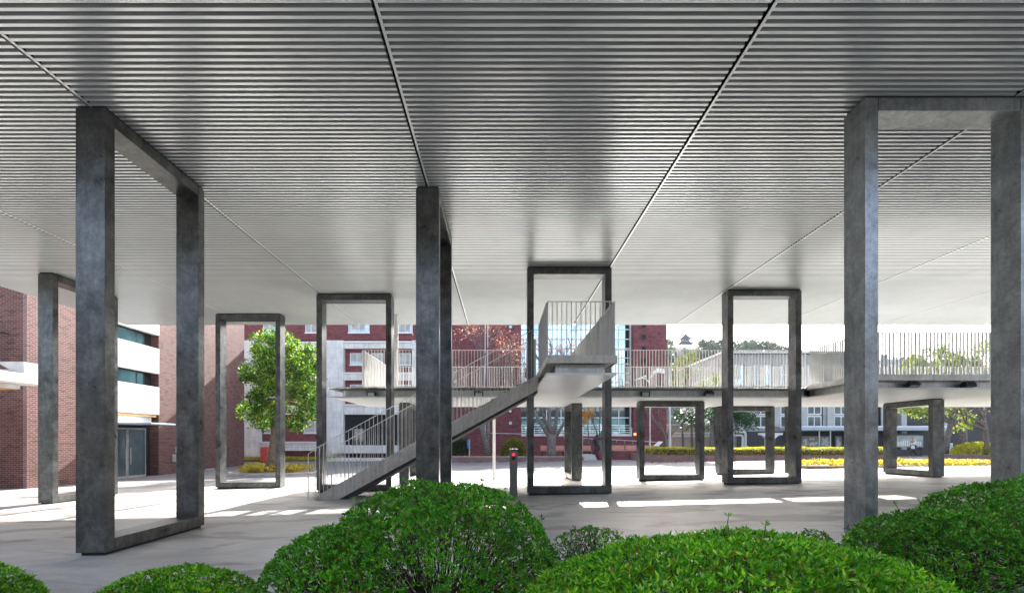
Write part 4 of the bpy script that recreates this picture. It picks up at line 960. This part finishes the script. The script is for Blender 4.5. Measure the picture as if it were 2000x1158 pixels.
MB().box(X_(912.5, 40.9), X_(915.5, 40.9), 40.8, 41.3, zk+0.7, 1.6).build('panel', 'blue', t); MB().box(X_(915.6, 40.9), X_(918, 40.9), 40.95, 41.05, zk, 1.62).build('post', 'kerb', t)
def ball(name, cx, cy, z0, rx, ry, rz, leaf, n, size, label, cat='bush', stems=True):
    u = unit(n); u[:, 2] = np.abs(u[:, 2])*1.1-0.1; u /= np.linalg.norm(u, axis=1, keepdims=True)
    nz = np.array([noise.noise(Vector((a[0]*2.2+cx, a[1]*2.2, a[2]*2.2))) for a in u])[:, None]
    rad = (0.80+0.22*rng.random((n, 1)))*(1+0.10*nz)
    P = np.array([cx, cy, z0])+u*rad*np.array([rx, ry, rz])
    t = thing(name, (cx, cy, z0), label, cat)
    if stems:
        mb = MB()
        for k in range(14):
            a = random.uniform(0, 6.28); mb.path([(cx+0.1*rx*math.cos(a), cy+0.1*ry*math.sin(a), z0-0.03), (cx+0.4*rx*math.cos(a), cy+0.4*ry*math.sin(a), z0+0.45*rz), (cx+0.62*rx*math.cos(a), cy+0.62*ry*math.sin(a), z0+0.7*rz)], [0.03*rz, 0.02*rz, 0.008*rz], 5)
        mb.build('stems', 'twig', t)
    leaf_mesh('foliage', P, u+unit(n)*0.8, size*(0.7+0.6*rng.random(n)), 0.5, leaf, t, simple=True); return t
ball('round_bush', X_(1004, 40), 40, zk, 1.1, 1.0, 1.55, 'mix_leaf', 9000, 0.10, 'round green and yellow bush behind the grey sensor post')
# bare and reddish trees in the bed
def bare_tree(base, trunk, rs, starts, label, depth=4, leaf=None, ln=3.0, leafn=0, size=0.1, bark='bark_grey', spread=0.55, box=None, up=0.2, kids=(2, 3)):
    t = thing('bare_tree', base, label, 'tree')
    mb = MB(); mb.path(trunk, rs, 12); tips = []
    for (p, d, r, l) in starts: limbs(mb, p, d, r, l, depth, spread, up, 7, tips, kids)
    mb.build('trunk', bark, t, smooth=True)
    if leaf and leafn:
        tp = np.array([list(a[0]) for a in tips]); idx = rng.integers(0, len(tp), leafn)
        P = tp[idx]+rng.normal(size=(leafn, 3))*0.42
        leaf_mesh('crown', P, unit(leafn)+np.array([0, 0, -0.3]), size*(0.6+0.8*rng.random(leafn)), 0.6, leaf, t, simple=True)
    return t
random.seed(21)
Y = 39.6; bx_ = X_(1077, Y)
bare_tree((bx_, Y, zk), [(bx_, Y, zk-0.1), (bx_, Y, zk+0.4), (bx_, Y, 1.3), (bx_+0.05, Y, 2.0)], [0.50, 0.38, 0.36, 0.40],
          [((bx_-0.15, Y, 1.8), (-0.55, 0.1, 1), 0.20, 2.6), ((bx_, Y, 1.9), (-0.12, -0.2, 1), 0.22, 2.8), ((bx_+0.15, Y, 1.8), (0.28, 0.1, 1), 0.20, 2.7), ((bx_+0.2, Y, 1.6), (0.75, -0.1, 1), 0.16, 2.2), ((bx_-0.1, Y, 1.8), (-0.25, 0.4, 1), 0.17, 2.8)],
          'big bare tree with a thick mottled trunk forking low, faded red leaves at the top', 4, 'red_leaf', 2.6, 2300, 0.12, spread=0.42, up=0.1)
Y = 40.2; bx_ = X_(954, Y)
bare_tree((bx_, Y, zk), [(bx_, Y, zk-0.1), (bx_-0.15, Y, 1.2), (bx_-0.45, Y, 2.2), (bx_-0.7, Y, 3.2)], [0.30, 0.24, 0.20, 0.17],
          [((bx_-0.7, Y, 3.1), (-0.4, 0, 1), 0.13, 2.4), ((bx_-0.6, Y, 3.0), (0.3, 0.2, 1), 0.13, 2.6), ((bx_-0.05, Y, 0.9), (0.1, 0.1, 1), 0.19, 3.6), ((bx_-0.4, Y, 2.2), (-0.8, 0.2, 0.9), 0.09, 2.0)],
          'leaning tree with faded red leaves just left of the thin white post', 4, 'red_leaf', 2.4, 2900, 0.12, spread=0.45, up=0.12)
Y = 39.8; bx_ = X_(1172, Y)
bare_tree((bx_, Y, zk), [(bx_, Y, zk-0.1), (bx_, Y, 0.9), (bx_-0.05, Y, 1.6)], [0.2, 0.15, 0.12],
          [((bx_-0.05, Y, 1.5), (-0.35, 0, 1), 0.08, 1.6), ((bx_-0.05, Y, 1.5), (0.3, 0.1, 1), 0.08, 1.6), ((bx_, Y, 1.5), (0.02, 0.3, 1), 0.07, 1.8)],
          'small thin bare tree next to the dark statue', 3, 'red_leaf', 1.6, 260, 0.12)
Y = 44.5; bx_ = X_(1303, Y)
bare_tree((bx_, Y, -0.1), [(bx_, Y, -0.2), (bx_, Y, 0.9), (bx_-0.05, Y, 1.7)], [0.30, 0.22, 0.18],
          [((bx_, Y, 1.6), (-0.6, 0, 1), 0.12, 2.4), ((bx_, Y, 1.6), (0.7, 0.1, 1), 0.12, 2.4), ((bx_, Y, 1.6), (0.25, 0.3, 1), 0.11, 2.4), ((bx_, Y, 1.2), (-0.3, -0.2, 1), 0.10, 2.4)],
          'wide bare tree behind the lone low square frame', 4, 'maple', 2.2, 500, 0.10, spread=0.5)
t = thing('orange_maple', (X_(1148, 42), 42, zk), 'small maple with glowing orange leaves beside the edge on low frame', 'tree')
Y = 42.0
MB().path([(X_(1150, Y), Y, zk), (X_(1150, Y), Y, 1.5), (X_(1147, Y), Y, 3.2)], [0.08, 0.06, 0.03], 8).build('trunk', 'bark_grey', t)
P, D, L = crown_points(px_cl([(1143, 820, 11, 0), (1154, 812, 10, 0), (1148, 806, 10, 0.2), (1139, 810, 9, 0.3)], Y), 7, 0.16)
leaf_mesh('crown', P, D, L, 0.4, 'orange_leaf', t, simple=True)
# statue
def skin_obj(name, joints, bones, mat, par, lvl=1):
    me = bpy.data.meshes.new(name); me.from_pydata([j[:3] for j in joints], bones, []); me.update()
    o = finish(name, me, mat, par)
    s_ = o.modifiers.new('skin', 'SKIN'); s_.use_smooth_shade = True
    for i, j in enumerate(joints): me.skin_vertices[0].data[i].radius = (j[3], j[3])
    me.skin_vertices[0].data[0].use_root = True
    ss = o.modifiers.new('subsurf', 'SUBSURF'); ss.levels = lvl; ss.render_levels = lvl
    return o
def person(loc, pose, label, shirt, trousers, name='person', skin='skin', cat='person', cap=True, fat=0.86):
    x, y, z = loc; t = thing(name, loc, label, cat)
    J = {k: (x+v[0], y+v[1], z+v[2]) for k, v in pose.items()}
    order = [('pelvis', .12), ('belly', .115), ('chest', .14), ('neck', .055), ('head', .095), ('crown', .085), ('ls', .065), ('le', .045), ('lw', .032), ('lh', .035), ('rs', .065), ('re', .045), ('rw', .032), ('rh', .035),
             ('lhip', .09), ('lk', .06), ('la', .045), ('lt', .035), ('rhip', .09), ('rk', .06), ('ra', .045), ('rt', .035)]
    idx = {k: i for i, (k, r) in enumerate(order)}
    bones = [('pelvis', 'belly'), ('belly', 'chest'), ('chest', 'neck'), ('neck', 'head'), ('head', 'crown'), ('chest', 'ls'), ('ls', 'le'), ('le', 'lw'), ('lw', 'lh'), ('chest', 'rs'), ('rs', 're'), ('re', 'rw'), ('rw', 'rh'),
             ('pelvis', 'lhip'), ('lhip', 'lk'), ('lk', 'la'), ('la', 'lt'), ('pelvis', 'rhip'), ('rhip', 'rk'), ('rk', 'ra'), ('ra', 'rt')]
    skin_obj('body', [(*J[k], r*fat) for k, r in order], [(idx[a], idx[b_]) for a, b_ in bones], skin, t)
    def sub(keys, bl, mat, nm, gr):
        ix = {k: i for i, k in enumerate(keys)}; rr = dict(order)
        skin_obj(nm, [(*J[k], rr[k]*gr) for k in keys], [(ix[a], ix[b_]) for a, b_ in bl], mat, t)
    if shirt: sub(['pelvis', 'belly', 'chest', 'ls', 'le', 'lw', 'rs', 're', 'rw'], [('pelvis', 'belly'), ('belly', 'chest'), ('chest', 'ls'), ('ls', 'le'), ('le', 'lw'), ('chest', 'rs'), ('rs', 're'), ('re', 'rw')], shirt, 'jacket', 1.18)
    if trousers: sub(['pelvis', 'lhip', 'lk', 'la', 'rhip', 'rk', 'ra'], [('pelvis', 'lhip'), ('lhip', 'lk'), ('lk', 'la'), ('pelvis', 'rhip'), ('rhip', 'rk'), ('rk', 'ra')], trousers, 'trousers', 1.15)
    if cap:
        hx, hy, hz = J['head']; cx, cy, cz = J['crown']
        skin_obj('hair', [(hx, hy+0.03, hz+0.05, 0.088), (cx, cy+0.015, cz+0.02, 0.088)], [(0, 1)], 'hair', t)
    return t
walk = dict(pelvis=(0, 0, .93), belly=(-.01, 0, 1.1), chest=(-.03, 0, 1.32), neck=(-.04, 0, 1.47), head=(-.06, 0, 1.57), crown=(-.06, 0, 1.66), ls=(-.02, -.19, 1.38), le=(.05, -.24, 1.12), lw=(-.16, -.16, 1.08), lh=(-.24, -.13, 1.10),
            rs=(-.02, .19, 1.38), re=(-.02, .24, 1.13), rw=(-.2, .12, 1.18), rh=(-.27, .08, 1.22), lhip=(0, -.09, .90), lk=(-.17, -.09, .52), la=(-.36, -.09, .10), lt=(-.50, -.09, .04), rhip=(0, .09, .90), rk=(.10, .09, .50), ra=(.34, .09, .14), rt=(.24, .09, .04))
Y = 40.0; zb = gz(22, Y)
person((X_(1784, Y), Y, zb), walk, 'person in a white top and black trousers walking left behind the low frame', 'shirt_white', 'cloth_dark')
MB().box(X_(1778, Y)-0.1, X_(1778, Y)+0.12, Y-0.3, Y-0.18, zb+0.72, zb+0.98).build('shoulder_bag', 'white', None, (X_(1778, Y), Y-0.2, zb+0.72)); setp(bpy.data.objects['shoulder_bag'], 'small white bag carried by the walking person', 'bag')
sit = dict(pelvis=(0, 0, .52), belly=(0, -.02, .68), chest=(0, -.03, .92), neck=(0, -.04, 1.06), head=(0, -.06, 1.15), crown=(0, -.05, 1.24), ls=(-.19, -.03, .97), le=(-.24, -.08, .72), lw=(-.12, -.28, .68), lh=(-.08, -.34, .70),
           rs=(.19, -.03, .97), re=(.24, -.1, .74), rw=(.10, -.20, .95), rh=(.06, -.2, 1.03), lhip=(-.09, 0, .5), lk=(-.12, -.42, .5), la=(-.12, -.44, .1), lt=(-.12, -.58, .05), rhip=(.09, 0, .5), rk=(.12, -.42, .5), ra=(.12, -.44, .1), rt=(.12, -.58, .05))
Y = 44.0; zb = gz(22, Y)
person((X_(1581, Y), Y, zb), sit, 'seated person in a dark grey jacket with a hand raised to the face', 'cloth_grey', 'cloth_dark')
person((X_(1567, Y), Y+0.2, zb), sit, 'seated person in black left of the one in grey, half hidden by the tall frame', 'cloth_dark', 'cloth_dark')
t = thing('bench', (X_(1575, Y), Y, zb), 'dark bench under the two seated people', 'bench')
MB().box(X_(1562, Y), X_(1604, Y), Y-0.15, Y+0.35, zb+0.36, zb+0.42).build('seat', 'dark', t)
for x in (1563, 1583, 1602): MB().box(X_(x, Y), X_(x, Y)+0.06, Y-0.1, Y+0.3, zb, zb+0.359).build('leg', 'dark', t)
stat = dict(pelvis=(0, 0, .80), belly=(-.06, 0, .98), chest=(-.02, 0, 1.25), neck=(.03, 0, 1.40), head=(.02, 0, 1.52), crown=(.02, 0, 1.62), ls=(-.18, -.1, 1.28), le=(-.36, -.15, 1.02), lw=(-.18, -.2, .86), lh=(-.1, -.2, .84),
            rs=(.16, .1, 1.30), re=(.34, 0, 1.22), rw=(.5, -.05, 1.34), rh=(.56, -.05, 1.38), lhip=(-.09, 0, .78), lk=(-.05, -.12, .45), la=(-.22, 0, .10), lt=(-.32, -.05, .04), rhip=(.09, 0, .78), rk=(.2, -.1, .5), ra=(.12, 0, .12), rt=(.22, -.08, .05))
Y = 39.3; zs_ = gz(8, Y)+0.42
t = person((X_(1165, Y), Y, zs_), stat, 'dark bronze statue of a figure next to the thin bare tree by the steps', None, None, name='statue', skin='bronze', cat='statue', cap=False, fat=1.45)
MB().box(X_(1158, Y), X_(1172, Y), Y-0.3, Y+0.3, gz(8, Y)-0.05, zs_+0.03).build('plinth', 'brick_tower', t)
# lamp poles, lectern sign
def lamp(x, Y, ztop, r, label, head=None):
    zb = gz(X_(x, Y), Y); t = thing('street_lamp', (X_(x, Y), Y, zb), label, 'street lamp'); xx = X_(x, Y)
    MB().tube((xx, Y, zb), (xx, Y, zb+1.6), r*1.5, n=12).tube((xx, Y, zb+1.6), (xx, Y, ztop), r, r*0.8, n=12).build('pole', 'steel_beam', t)
    MB().tube((xx, Y, zb-0.02), (xx, Y, zb+0.05), r*2.4, n=12).build('base_plate', 'steel_beam', t)
    if head:
        for s_ in (-1, 1): MB().path([(xx, Y, ztop-0.9 if s_ < 0 else ztop-0.5), (xx+s_*0.35, Y, ztop-0.55 if s_ < 0 else ztop-0.15), (xx+s_*0.7, Y, ztop-0.5 if s_ < 0 else ztop-0.05)], [0.04]*3, 6).build('arm', 'white', t)
        MB().prism([(xx-1.15, ztop-0.62), (xx-0.35, ztop-0.30), (xx-0.35, ztop-0.42), (xx-1.1, ztop-0.7)], 'y', Y-0.2, Y+0.2).build('lamp_shade', 'white', t)
        MB().prism([(xx+0.2, ztop-0.1), (xx+0.6, ztop+0.22), (xx+0.95, ztop+0.18), (xx+1.1, ztop-0.15)], 'y', Y-0.25, Y+0.25).build('lamp_shade', 'white', t)
    return t
lamp(1269.5, 37.0, 1.5+135/F*37, 0.05, 'grey street lamp with twin white shades beside the long yellow hedge', True)
lamp(1308, 43.0, 8.0, 0.10, 'thick grey lamp pole in front of the wide bare tree')
lamp(1137.5, 43.0, 4.3, 0.03, 'thin dark lamp pole behind the edge on low frame')
Y = 39.0; zb = gz(14, Y)
t = thing('lectern_sign', (X_(1290, Y), Y, zb), 'slanted white information sign on a short leg left of the yellow hedge', 'sign')
zz = lambda y: 1.5+(860-y)/F*Y
MB().prism([(X_(1282, Y), zz(870.5)), (X_(1285, Y), zz(872)), (X_(1294.5, Y), zz(862.5)), (X_(1292, Y), zz(861.5))], 'y', Y-0.1, Y+0.8).build('panel', 'white', t)
MB().tube((X_(1285, Y), Y+0.3, zb), (X_(1286, Y), Y+0.3, zz(869.5)), 0.05).build('leg', 'dark', t)
# trees behind, middle right
def simple_tree(name, Y, bpx, trunk_top_py, r, cl, dens, size, leaf, label, bark='bark_grey', zb=None, hollow=0.4, lean=0):
    zb = gz(X_(bpx, Y), Y) if zb is None else zb; zt = Z_(trunk_top_py, Y)
    pts = [(X_(bpx, Y), Y, zb-0.1), (X_(bpx+lean*0.4, Y), Y, zb+(zt-zb)*0.45), (X_(bpx+lean, Y), Y, zt)]
    return tree(name, (X_(bpx, Y), Y, zb), pts, [r*1.3, r, r*0.75], px_cl(cl, Y), dens, size, leaf, bark, label, wr=0.5, hollow=hollow, simple=True)
simple_tree('evergreen_tree', 46, 1390, 830, 0.22, [(1396, 812, 24, 0), (1420, 800, 26, .5), (1440, 820, 26, -.5), (1458, 812, 22, 0), (1430, 800, 24, 0), (1388, 835, 16, .5), (1468, 825, 14, .3), (1440, 800, 24, 1), (1380, 800, 20, .6)], 7, 0.2, 'dark_leaf', 'round dark evergreen tree beside the bent white pipes')
simple_tree('palm_like_tree', 50, 1335, 832, 0.13, [(1328, 822, 12, 0), (1340, 815, 14, .4), (1332, 808, 14, -.3)], 6, 0.3, 'dark_leaf', 'slim tree with drooping dark leaves in front of the cream shed, left one', lean=-3)
simple_tree('palm_like_tree', 50, 1353, 830, 0.13, [(1352, 818, 14, 0), (1362, 812, 13, .4), (1346, 808, 12, -.3)], 6, 0.3, 'dark_leaf', 'slim tree with drooping dark leaves in front of the cream shed, right one', lean=-3)
simple_tree('autumn_tree', 60, 1345, 760, 0.3, [(1340, 712, 22, 0), (1355, 700, 16, 0), (1328, 722, 18, 0), (1362, 722, 20, 0), (1378, 732, 18, .5), (1345, 740, 26, 0), (1322, 745, 20, 0), (1385, 745, 20, 0), (1348, 695, 10, 0)], 6, 0.28, 'mix_leaf', 'tall green and orange tree standing in front of the castle hill')
simple_tree('lime_green_tree', 46.5, 1396, 770, 0.16, [(1385, 748, 13, 0), (1398, 745, 13, 0), (1408, 740, 12, 0), (1372, 752, 10, 0)], 6, 0.2, 'maple', 'bright lime green treetop poking over the walkway deck left of the grey hall')
simple_tree('green_maple', 38.5, 1843, 826, 0.22, [(1770, 798, 15, 0), (1790, 805, 16, -.4), (1812, 800, 18, 0), (1825, 815, 14, .4), (1800, 790, 16, .6), (1780, 790, 15, 0), (1850, 800, 18, .3), (1872, 805, 16, 0), (1885, 835, 13, 0), (1868, 838, 11, 0.3), (1900, 815, 14, 0), (1820, 785, 20, 0), (1870, 785, 20, 0)], 6.5, 0.16, 'maple', 'green maple with a dark leaning trunk, behind the walking person', lean=14)
simple_tree('yellow_green_tree', 43, 1880, 760, 0.3, [(1780, 712, 20, 0), (1800, 700, 18, 0), (1825, 685, 20, 0), (1838, 690, 18, .5), (1858, 700, 20, 0), (1880, 695, 18, 0), (1902, 690, 20, 0), (1922, 685, 20, 0), (1840, 720, 26, 0), (1880, 722, 26, 0), (1915, 720, 26, 0), (1790, 728, 18, 0), (1765, 725, 12, 0)], 5, 0.22, 'maple', 'wide yellow green treetop seen through the right hand railing')
random.seed(5)
Y = 36.0; bx_ = X_(1926, Y); zb = gz(22, Y)
bare_tree((bx_, Y, zb), [(bx_, Y, zb-0.1), (bx_+0.05, Y, 1.2), (bx_-0.05, Y, 2.4), (bx_-0.2, Y, 3.2)], [0.2, 0.16, 0.15, 0.12],
          [((bx_, Y, 2.3), (-1, 0, 0.35), 0.10, 1.5), ((bx_-0.1, Y, 2.6), (-0.9, 0.2, 0.7), 0.11, 1.4), ((bx_-0.2, Y, 3.1), (-0.5, 0.1, 1), 0.10, 1.4), ((bx_-0.2, Y, 3.1), (0.5, 0.1, 1), 0.10, 1.4)],
          'bare branched tree with pale twigs at the right edge beside the tall frame', 3, 'maple', 1.3, 260, 0.12, bark='bark', spread=0.7, up=0.0)
# long planter with clipped yellow hedge
PY0, PY1 = 33.5, 39.0
def planter_outline(x0, x1, y0, y1, r=2.4, n=10):
    p = []
    for i in range(n+1):
        a = math.pi+math.pi/2*i/n; p.append((x0+r+r*math.cos(a), y0+r+r*math.sin(a)))
    for i in range(n+1):
        a = -math.pi/2+math.pi/2*i/n; p.append((x1-1.2+1.2*math.cos(a), y0+1.2+1.2*math.sin(a)))
    p += [(x1, y1), (x0, y1)]; return p
zb = gz(20, 36)
t = thing('brick_planter', (19, PY0, zb), 'long curved low brick planter behind the low frames on the right', 'planter')
px0, px1 = X_(1272, PY0), X_(1763, PY0)
MB().prism(planter_outline(px0, px1, PY0, PY1), 'z', zb-0.25, zb+0.33).build('brick_wall', 'brick_kerb', t)
MB().prism(planter_outline(px0+0.12, px1-0.12, PY0+0.12, PY1-0.1), 'z', zb, zb+0.36).build('soil', 'soil', t)
ol = planter_outline(px0+0.25, px1-0.2, PY0+0.3, PY1, 2.2)
P = []; D = []
for (a, b_) in zip(ol[:22], ol[1:22]):
    ln_ = math.hypot(b_[0]-a[0], b_[1]-a[1]); k = int(ln_*900); u = rng.random((k, 3))
    nx_, ny_ = (b_[1]-a[1])/max(ln_, 1e-6), -(b_[0]-a[0])/max(ln_, 1e-6)
    h = 0.47; dep = 1.3
    s = u[:, 1]*(h+dep)
    zz_ = np.where(s < h, s, h); dd_ = np.where(s < h, 0, s-h)
    rx_ = a[0]+(b_[0]-a[0])*u[:, 0]-nx_*dd_; ry_ = a[1]+(b_[1]-a[1])*u[:, 0]-ny_*dd_
    wob = np.array([noise.noise(Vector((q*0.8, w_*0.8, 3.0))) for q, w_ in zip(rx_, ry_)])*0.07
    P.append(np.stack([rx_, ry_, zb+0.34+zz_+wob*(zz_/h)], 1)+rng.normal(size=(k, 3))*0.02)
    D.append(np.where((s < h)[:, None], np.array([nx_, ny_, 0.4]), np.array([0, 0, 1.0]))+unit(k)*0.8)
P = np.concatenate(P); D = np.concatenate(D)
hd = thing('clipped_hedge', (19, PY0+0.5, zb+0.34), 'long clipped yellow green hedge growing in the curved brick planter', 'hedge')
leaf_mesh('foliage', P, D, 0.085*(0.7+0.6*rng.random(len(P))), 0.5, 'hedge_yellow', hd, simple=True)
mb = MB()
for (a, b_) in zip(ol[:22], ol[1:22]):
    ln_ = math.hypot(b_[0]-a[0], b_[1]-a[1]); nx_, ny_ = (b_[1]-a[1])/max(ln_, 1e-6), -(b_[0]-a[0])/max(ln_, 1e-6)
    q = lambda p, d_, z_: (p[0]-nx_*d_, p[1]-ny_*d_, zb+0.34+z_)
    mb.poly([q(a, .08, 0), q(b_, .08, 0), q(b_, .08, .40), q(a, .08, .40)]); mb.poly([q(a, .08, .40), q(b_, .08, .40), q(b_, 1.3, .40), q(a, 1.3, .40)])
mb.build('stems', 'twig', hd)
# low yellow ground cover strip
x0, x1, y0, y1 = 14.5, 26.0, 22.95, 24.4
zb = gz(18, 23.5)
n = 9000; u = rng.random((n, 3)); X = x0+(x1-x0)*u[:, 0]; Yv = y0+(y1-y0)*u[:, 1]
H = np.array([0.20+0.16*noise.noise(Vector((a*1.1, b_*2.0, 1.0))) for a, b_ in zip(X, Yv)])
P = np.stack([X, Yv, zb+H*u[:, 2]**0.5+0.03], 1)
o = leaf_mesh('yellow_ground_cover', P, unit(n)*0.8+np.array([0, -0.2, 0.9]), 0.13*(0.6+0.8*rng.random(n)), 0.35, 'yellow_leaf', None, (20, 23.6, zb), simple=True)
setp(o, 'strip of low golden ground cover along the paving edge', 'ground cover', kind='stuff')
o = MB().box(x0, x1, y0, y1, zb-0.3, zb+0.03).build('planting_strip', 'soil', None, (20, 23.6, zb)); setp(o, 'soil strip under the golden ground cover', 'soil', kind='structure')
# round yellow bush with brick ring
Y = 37.0; cxx = X_(1912, Y); zb = gz(22, Y)
t = thing('brick_ring', (cxx, Y, zb), 'low round brick ring around the round yellow bush at the right', 'planter')
MB().prism(ell(cxx, Y, 2.7, 2.2), 'z', zb-0.2, zb+0.26).build('brick_wall', 'brick_kerb', t); MB().prism(ell(cxx, Y, 2.5, 2.0), 'z', zb, zb+0.30).build('soil', 'soil', t)
ball('round_bush', cxx, Y, zb+0.28, 1.75, 1.5, 0.95, 'hedge_yellow', 9000, 0.10, 'round yellow bush in the brick ring at the right edge')

# fallen leaves
n = 700; X = np.concatenate([rng.uniform(X_(1260, 33), X_(1420, 33), 350), rng.uniform(X_(900, 37), X_(1140, 37), 350)]); Yv = np.concatenate([33.45-np.abs(rng.normal(size=350))*0.9, 37.85-np.abs(rng.normal(size=350))*0.7])
P = np.stack([X, Yv, np.array([gz(a, b_)+0.004 for a, b_ in zip(X, Yv)])], 1); D = unit(n); D[:, 2] = np.abs(D[:, 2])*0.15+0.02
o = leaf_mesh('fallen_leaves', P, D, 0.11*(0.6+0.8*rng.random(n)), 0.6, 'red_leaf', None, (5, 35, 0)); setp(o, 'scattered reddish fallen leaves on the road beside the brick kerbs', 'fallen leaves', kind='stuff')
n = 2600; X = rng.uniform(X_(850, 38), X_(1135, 38), n); Yv = rng.uniform(38.3, 44.5, n)
P = np.stack([X, Yv, np.full(n, gz(2, KY)+0.315)], 1); D = unit(n); D[:, 2] = np.abs(D[:, 2])*0.3+0.02
o = leaf_mesh('fallen_leaves', P, D, 0.12*(0.6+0.8*rng.random(n)), 0.6, 'red_leaf', None, (0, 41, 0)); setp(o, 'carpet of reddish fallen leaves in the tree bed under the bare trees', 'fallen leaves', kind='stuff')
# ------------------------------------------------------------------ foreground azaleas
def azalea(lobes, label, dens=760, leaf='azalea', size=0.036, holes=0.0, seed=1):
    global rng
    rng = np.random.default_rng(seed); random.seed(seed)
    cx, cy = lobes[0][0], lobes[0][1]; t = thing('azalea_bush', (cx, cy, gz(cx, cy)), label, 'bush', 'clipped azalea bushes in the foreground')
    PP = []; DD = []; LL = []; tw = MB()
    for li, (lx, ly, rx, ry, rz) in enumerate(lobes):
        z0 = gz(lx, ly)+0.04
        area = 2*math.pi*((rx*ry)**1.6+(rx*rz)**1.6+(ry*rz)**1.6)**(1/1.6)/3**(1/1.6)
        n = int(area*dens); u = unit(n*2); u = u[u[:, 2] > -0.02][:n]; n = len(u)
        # superellipse: flatter top, steeper sides
        q = 2.25; k = (np.abs(u[:, 0])**q+np.abs(u[:, 1])**q+np.abs(u[:, 2])**q)**(-1/q)
        base = u*k[:, None]
        nz = np.array([noise.noise(Vector((a[0]*3.1+lx*5, a[1]*3.1, a[2]*3.1)))*0.6+noise.noise(Vector((a[0]*8+lx*5, a[1]*8, a[2]*8)))*0.35 for a in base])
        lay = rng.random(n); depth = np.where(lay < 0.5, 0.0, rng.random(n)*0.28)
        rad = 1+0.085*nz-depth+rng.normal(size=n)*0.008
        spr = rng.random(n) < 0.010; rad = rad+spr*rng.uniform(0.03, 0.11, n)
        ctr = np.array([lx, ly, z0])+base*rad[:, None]*np.array([rx, ry, rz])
        nor = base/np.array([rx, ry, rz]); nor /= np.linalg.norm(nor, axis=1, keepdims=True)
        if holes > 0:
            hn = np.array([noise.noise(Vector((c[0]*2.6, c[1]*2.6, c[2]*3.6+seed))) for c in ctr])
            side = 1-np.clip((ctr[:, 2]-z0)/rz, 0, 1)
            keep = ~((hn > 0.55-0.75*np.clip(side-0.25, 0, 1)*holes) & (rng.random(n) < 0.93)); ctr = ctr[keep]; nor = nor[keep]; spr = spr[keep]; n = len(ctr)
        # keep out of other lobes
        for lj, (mx, my, sx, sy, sz) in enumerate(lobes):
            if lj == li: continue
            d = (ctr-np.array([mx, my, gz(mx, my)+0.04]))/np.array([sx, sy, sz]); ins = (np.abs(d)**2.5).sum(1) < 0.55
            ctr = ctr[~ins]; nor = nor[~ins]; spr = spr[~ins]; n = len(ctr)
        nor = nor+np.array([0, 0, 0.35])+unit(n)*0.25; nor /= np.linalg.norm(nor, axis=1, keepdims=True)
        ax = np.cross(nor, unit(n)); ax /= np.linalg.norm(ax, axis=1, keepdims=True); ay = np.cross(nor, ax)
        for m_ in range(7):
            a = 2*math.pi*m_/6+rng.normal(size=n)*0.25; tilt = rng.uniform(0.35, 1.05, n) if m_ < 6 else rng.uniform(1.1, 1.5, n)
            d = (ax*np.cos(a)[:, None]+ay*np.sin(a)[:, None])*np.cos(tilt)[:, None]+nor*np.sin(tilt)[:, None]
            PP.append(ctr+nor*rng.uniform(-0.006, 0.004, n)[:, None]); DD.append(d); LL.append(size*rng.uniform(0.6, 1.25, n)*(0.75 if m_ == 6 else 1))
        for k_ in rng.integers(0, n, min(n, 240)):
            c = Vector(ctr[k_]); root = Vector((lx+(c.x-lx)*0.25, ly+(c.y-ly)*0.25, z0+0.02)); mid = root.lerp(c, 0.6)+Vector((random.uniform(-.12, .12), random.uniform(-.12, .12), random.uniform(-.12, .04)))
            tw.path([root.lerp(c, 0.15), mid, c], [0.006, 0.0045, 0.002], 4)
        for k_ in np.nonzero(spr)[0]:
            c = Vector(ctr[k_]); tw.tube(c-Vector(nor[k_])*0.1, c, 0.003, 0.002, n=4)
    tw.build('stems', 'twig', t)
    leaf_mesh('foliage', np.concatenate(PP), np.concatenate(DD), np.concatenate(LL), 0.30, leaf, t)
    return t
azalea([(1.38, 2.8, 1.36, 1.0, 0.85)], 'widest bright green azalea bush, right of centre at the bottom edge', 1350, 'azalea', 0.044, 0.15, 3)
azalea([(-0.52, 4.05, 1.02, 0.95, 1.10), (-1.15, 3.85, 0.78, 0.75, 0.80)], 'tallest azalea bush at the bottom centre left, with gaps and bare stems low down', 1200, 'azalea_deep', 0.042, 1.0, 8)
azalea([(5.3, 4.25, 1.75, 1.1, 1.02), (3.8, 4.1, 0.78, 0.8, 0.76)], 'large dark green azalea bush filling the bottom right corner', 1100, 'azalea_deep', 0.043, 0.3, 12)
azalea([(0.80, 4.3, 0.44, 0.38, 0.66)], 'small dark azalea tuft between the two biggest bushes', 800, 'azalea_deep', 0.03, 0.6, 15)
azalea([(2.72, 4.2, 0.24, 0.25, 0.61)], 'tiny dark azalea tuft just showing over the widest bush', 800, 'azalea_deep', 0.03, 0.6, 17)
azalea([(-2.52, 3.7, 0.66, 0.6, 0.50)], 'low azalea bush at the bottom left, second from the left edge', 1200, 'azalea', 0.042, 0.2, 19)
azalea([(-4.62, 3.9, 0.72, 0.65, 0.52)], 'low azalea bush cut by the bottom left corner', 1200, 'azalea', 0.042, 0.2, 23)

# ------------------------------------------------------------------ air
m = bpy.data.materials.new('thin_haze'); m.use_nodes = True; t_ = m.node_tree; t_.nodes.clear()
pv = t_.nodes.new('ShaderNodeVolumePrincipled'); pv.inputs['Density'].default_value = 0.00013; pv.inputs['Color'].default_value = (0.80, 0.90, 1.0, 1); pv.inputs['Anisotropy'].default_value = 0.0
mo = t_.nodes.new('ShaderNodeOutputMaterial'); t_.links.new(pv.outputs[0], mo.inputs['Volume']); M['haze'] = m
o = MB().box(-2600, 2600, -620, 3100, -3.0, 110).build('haze', 'haze'); o['kind'] = 'stuff'
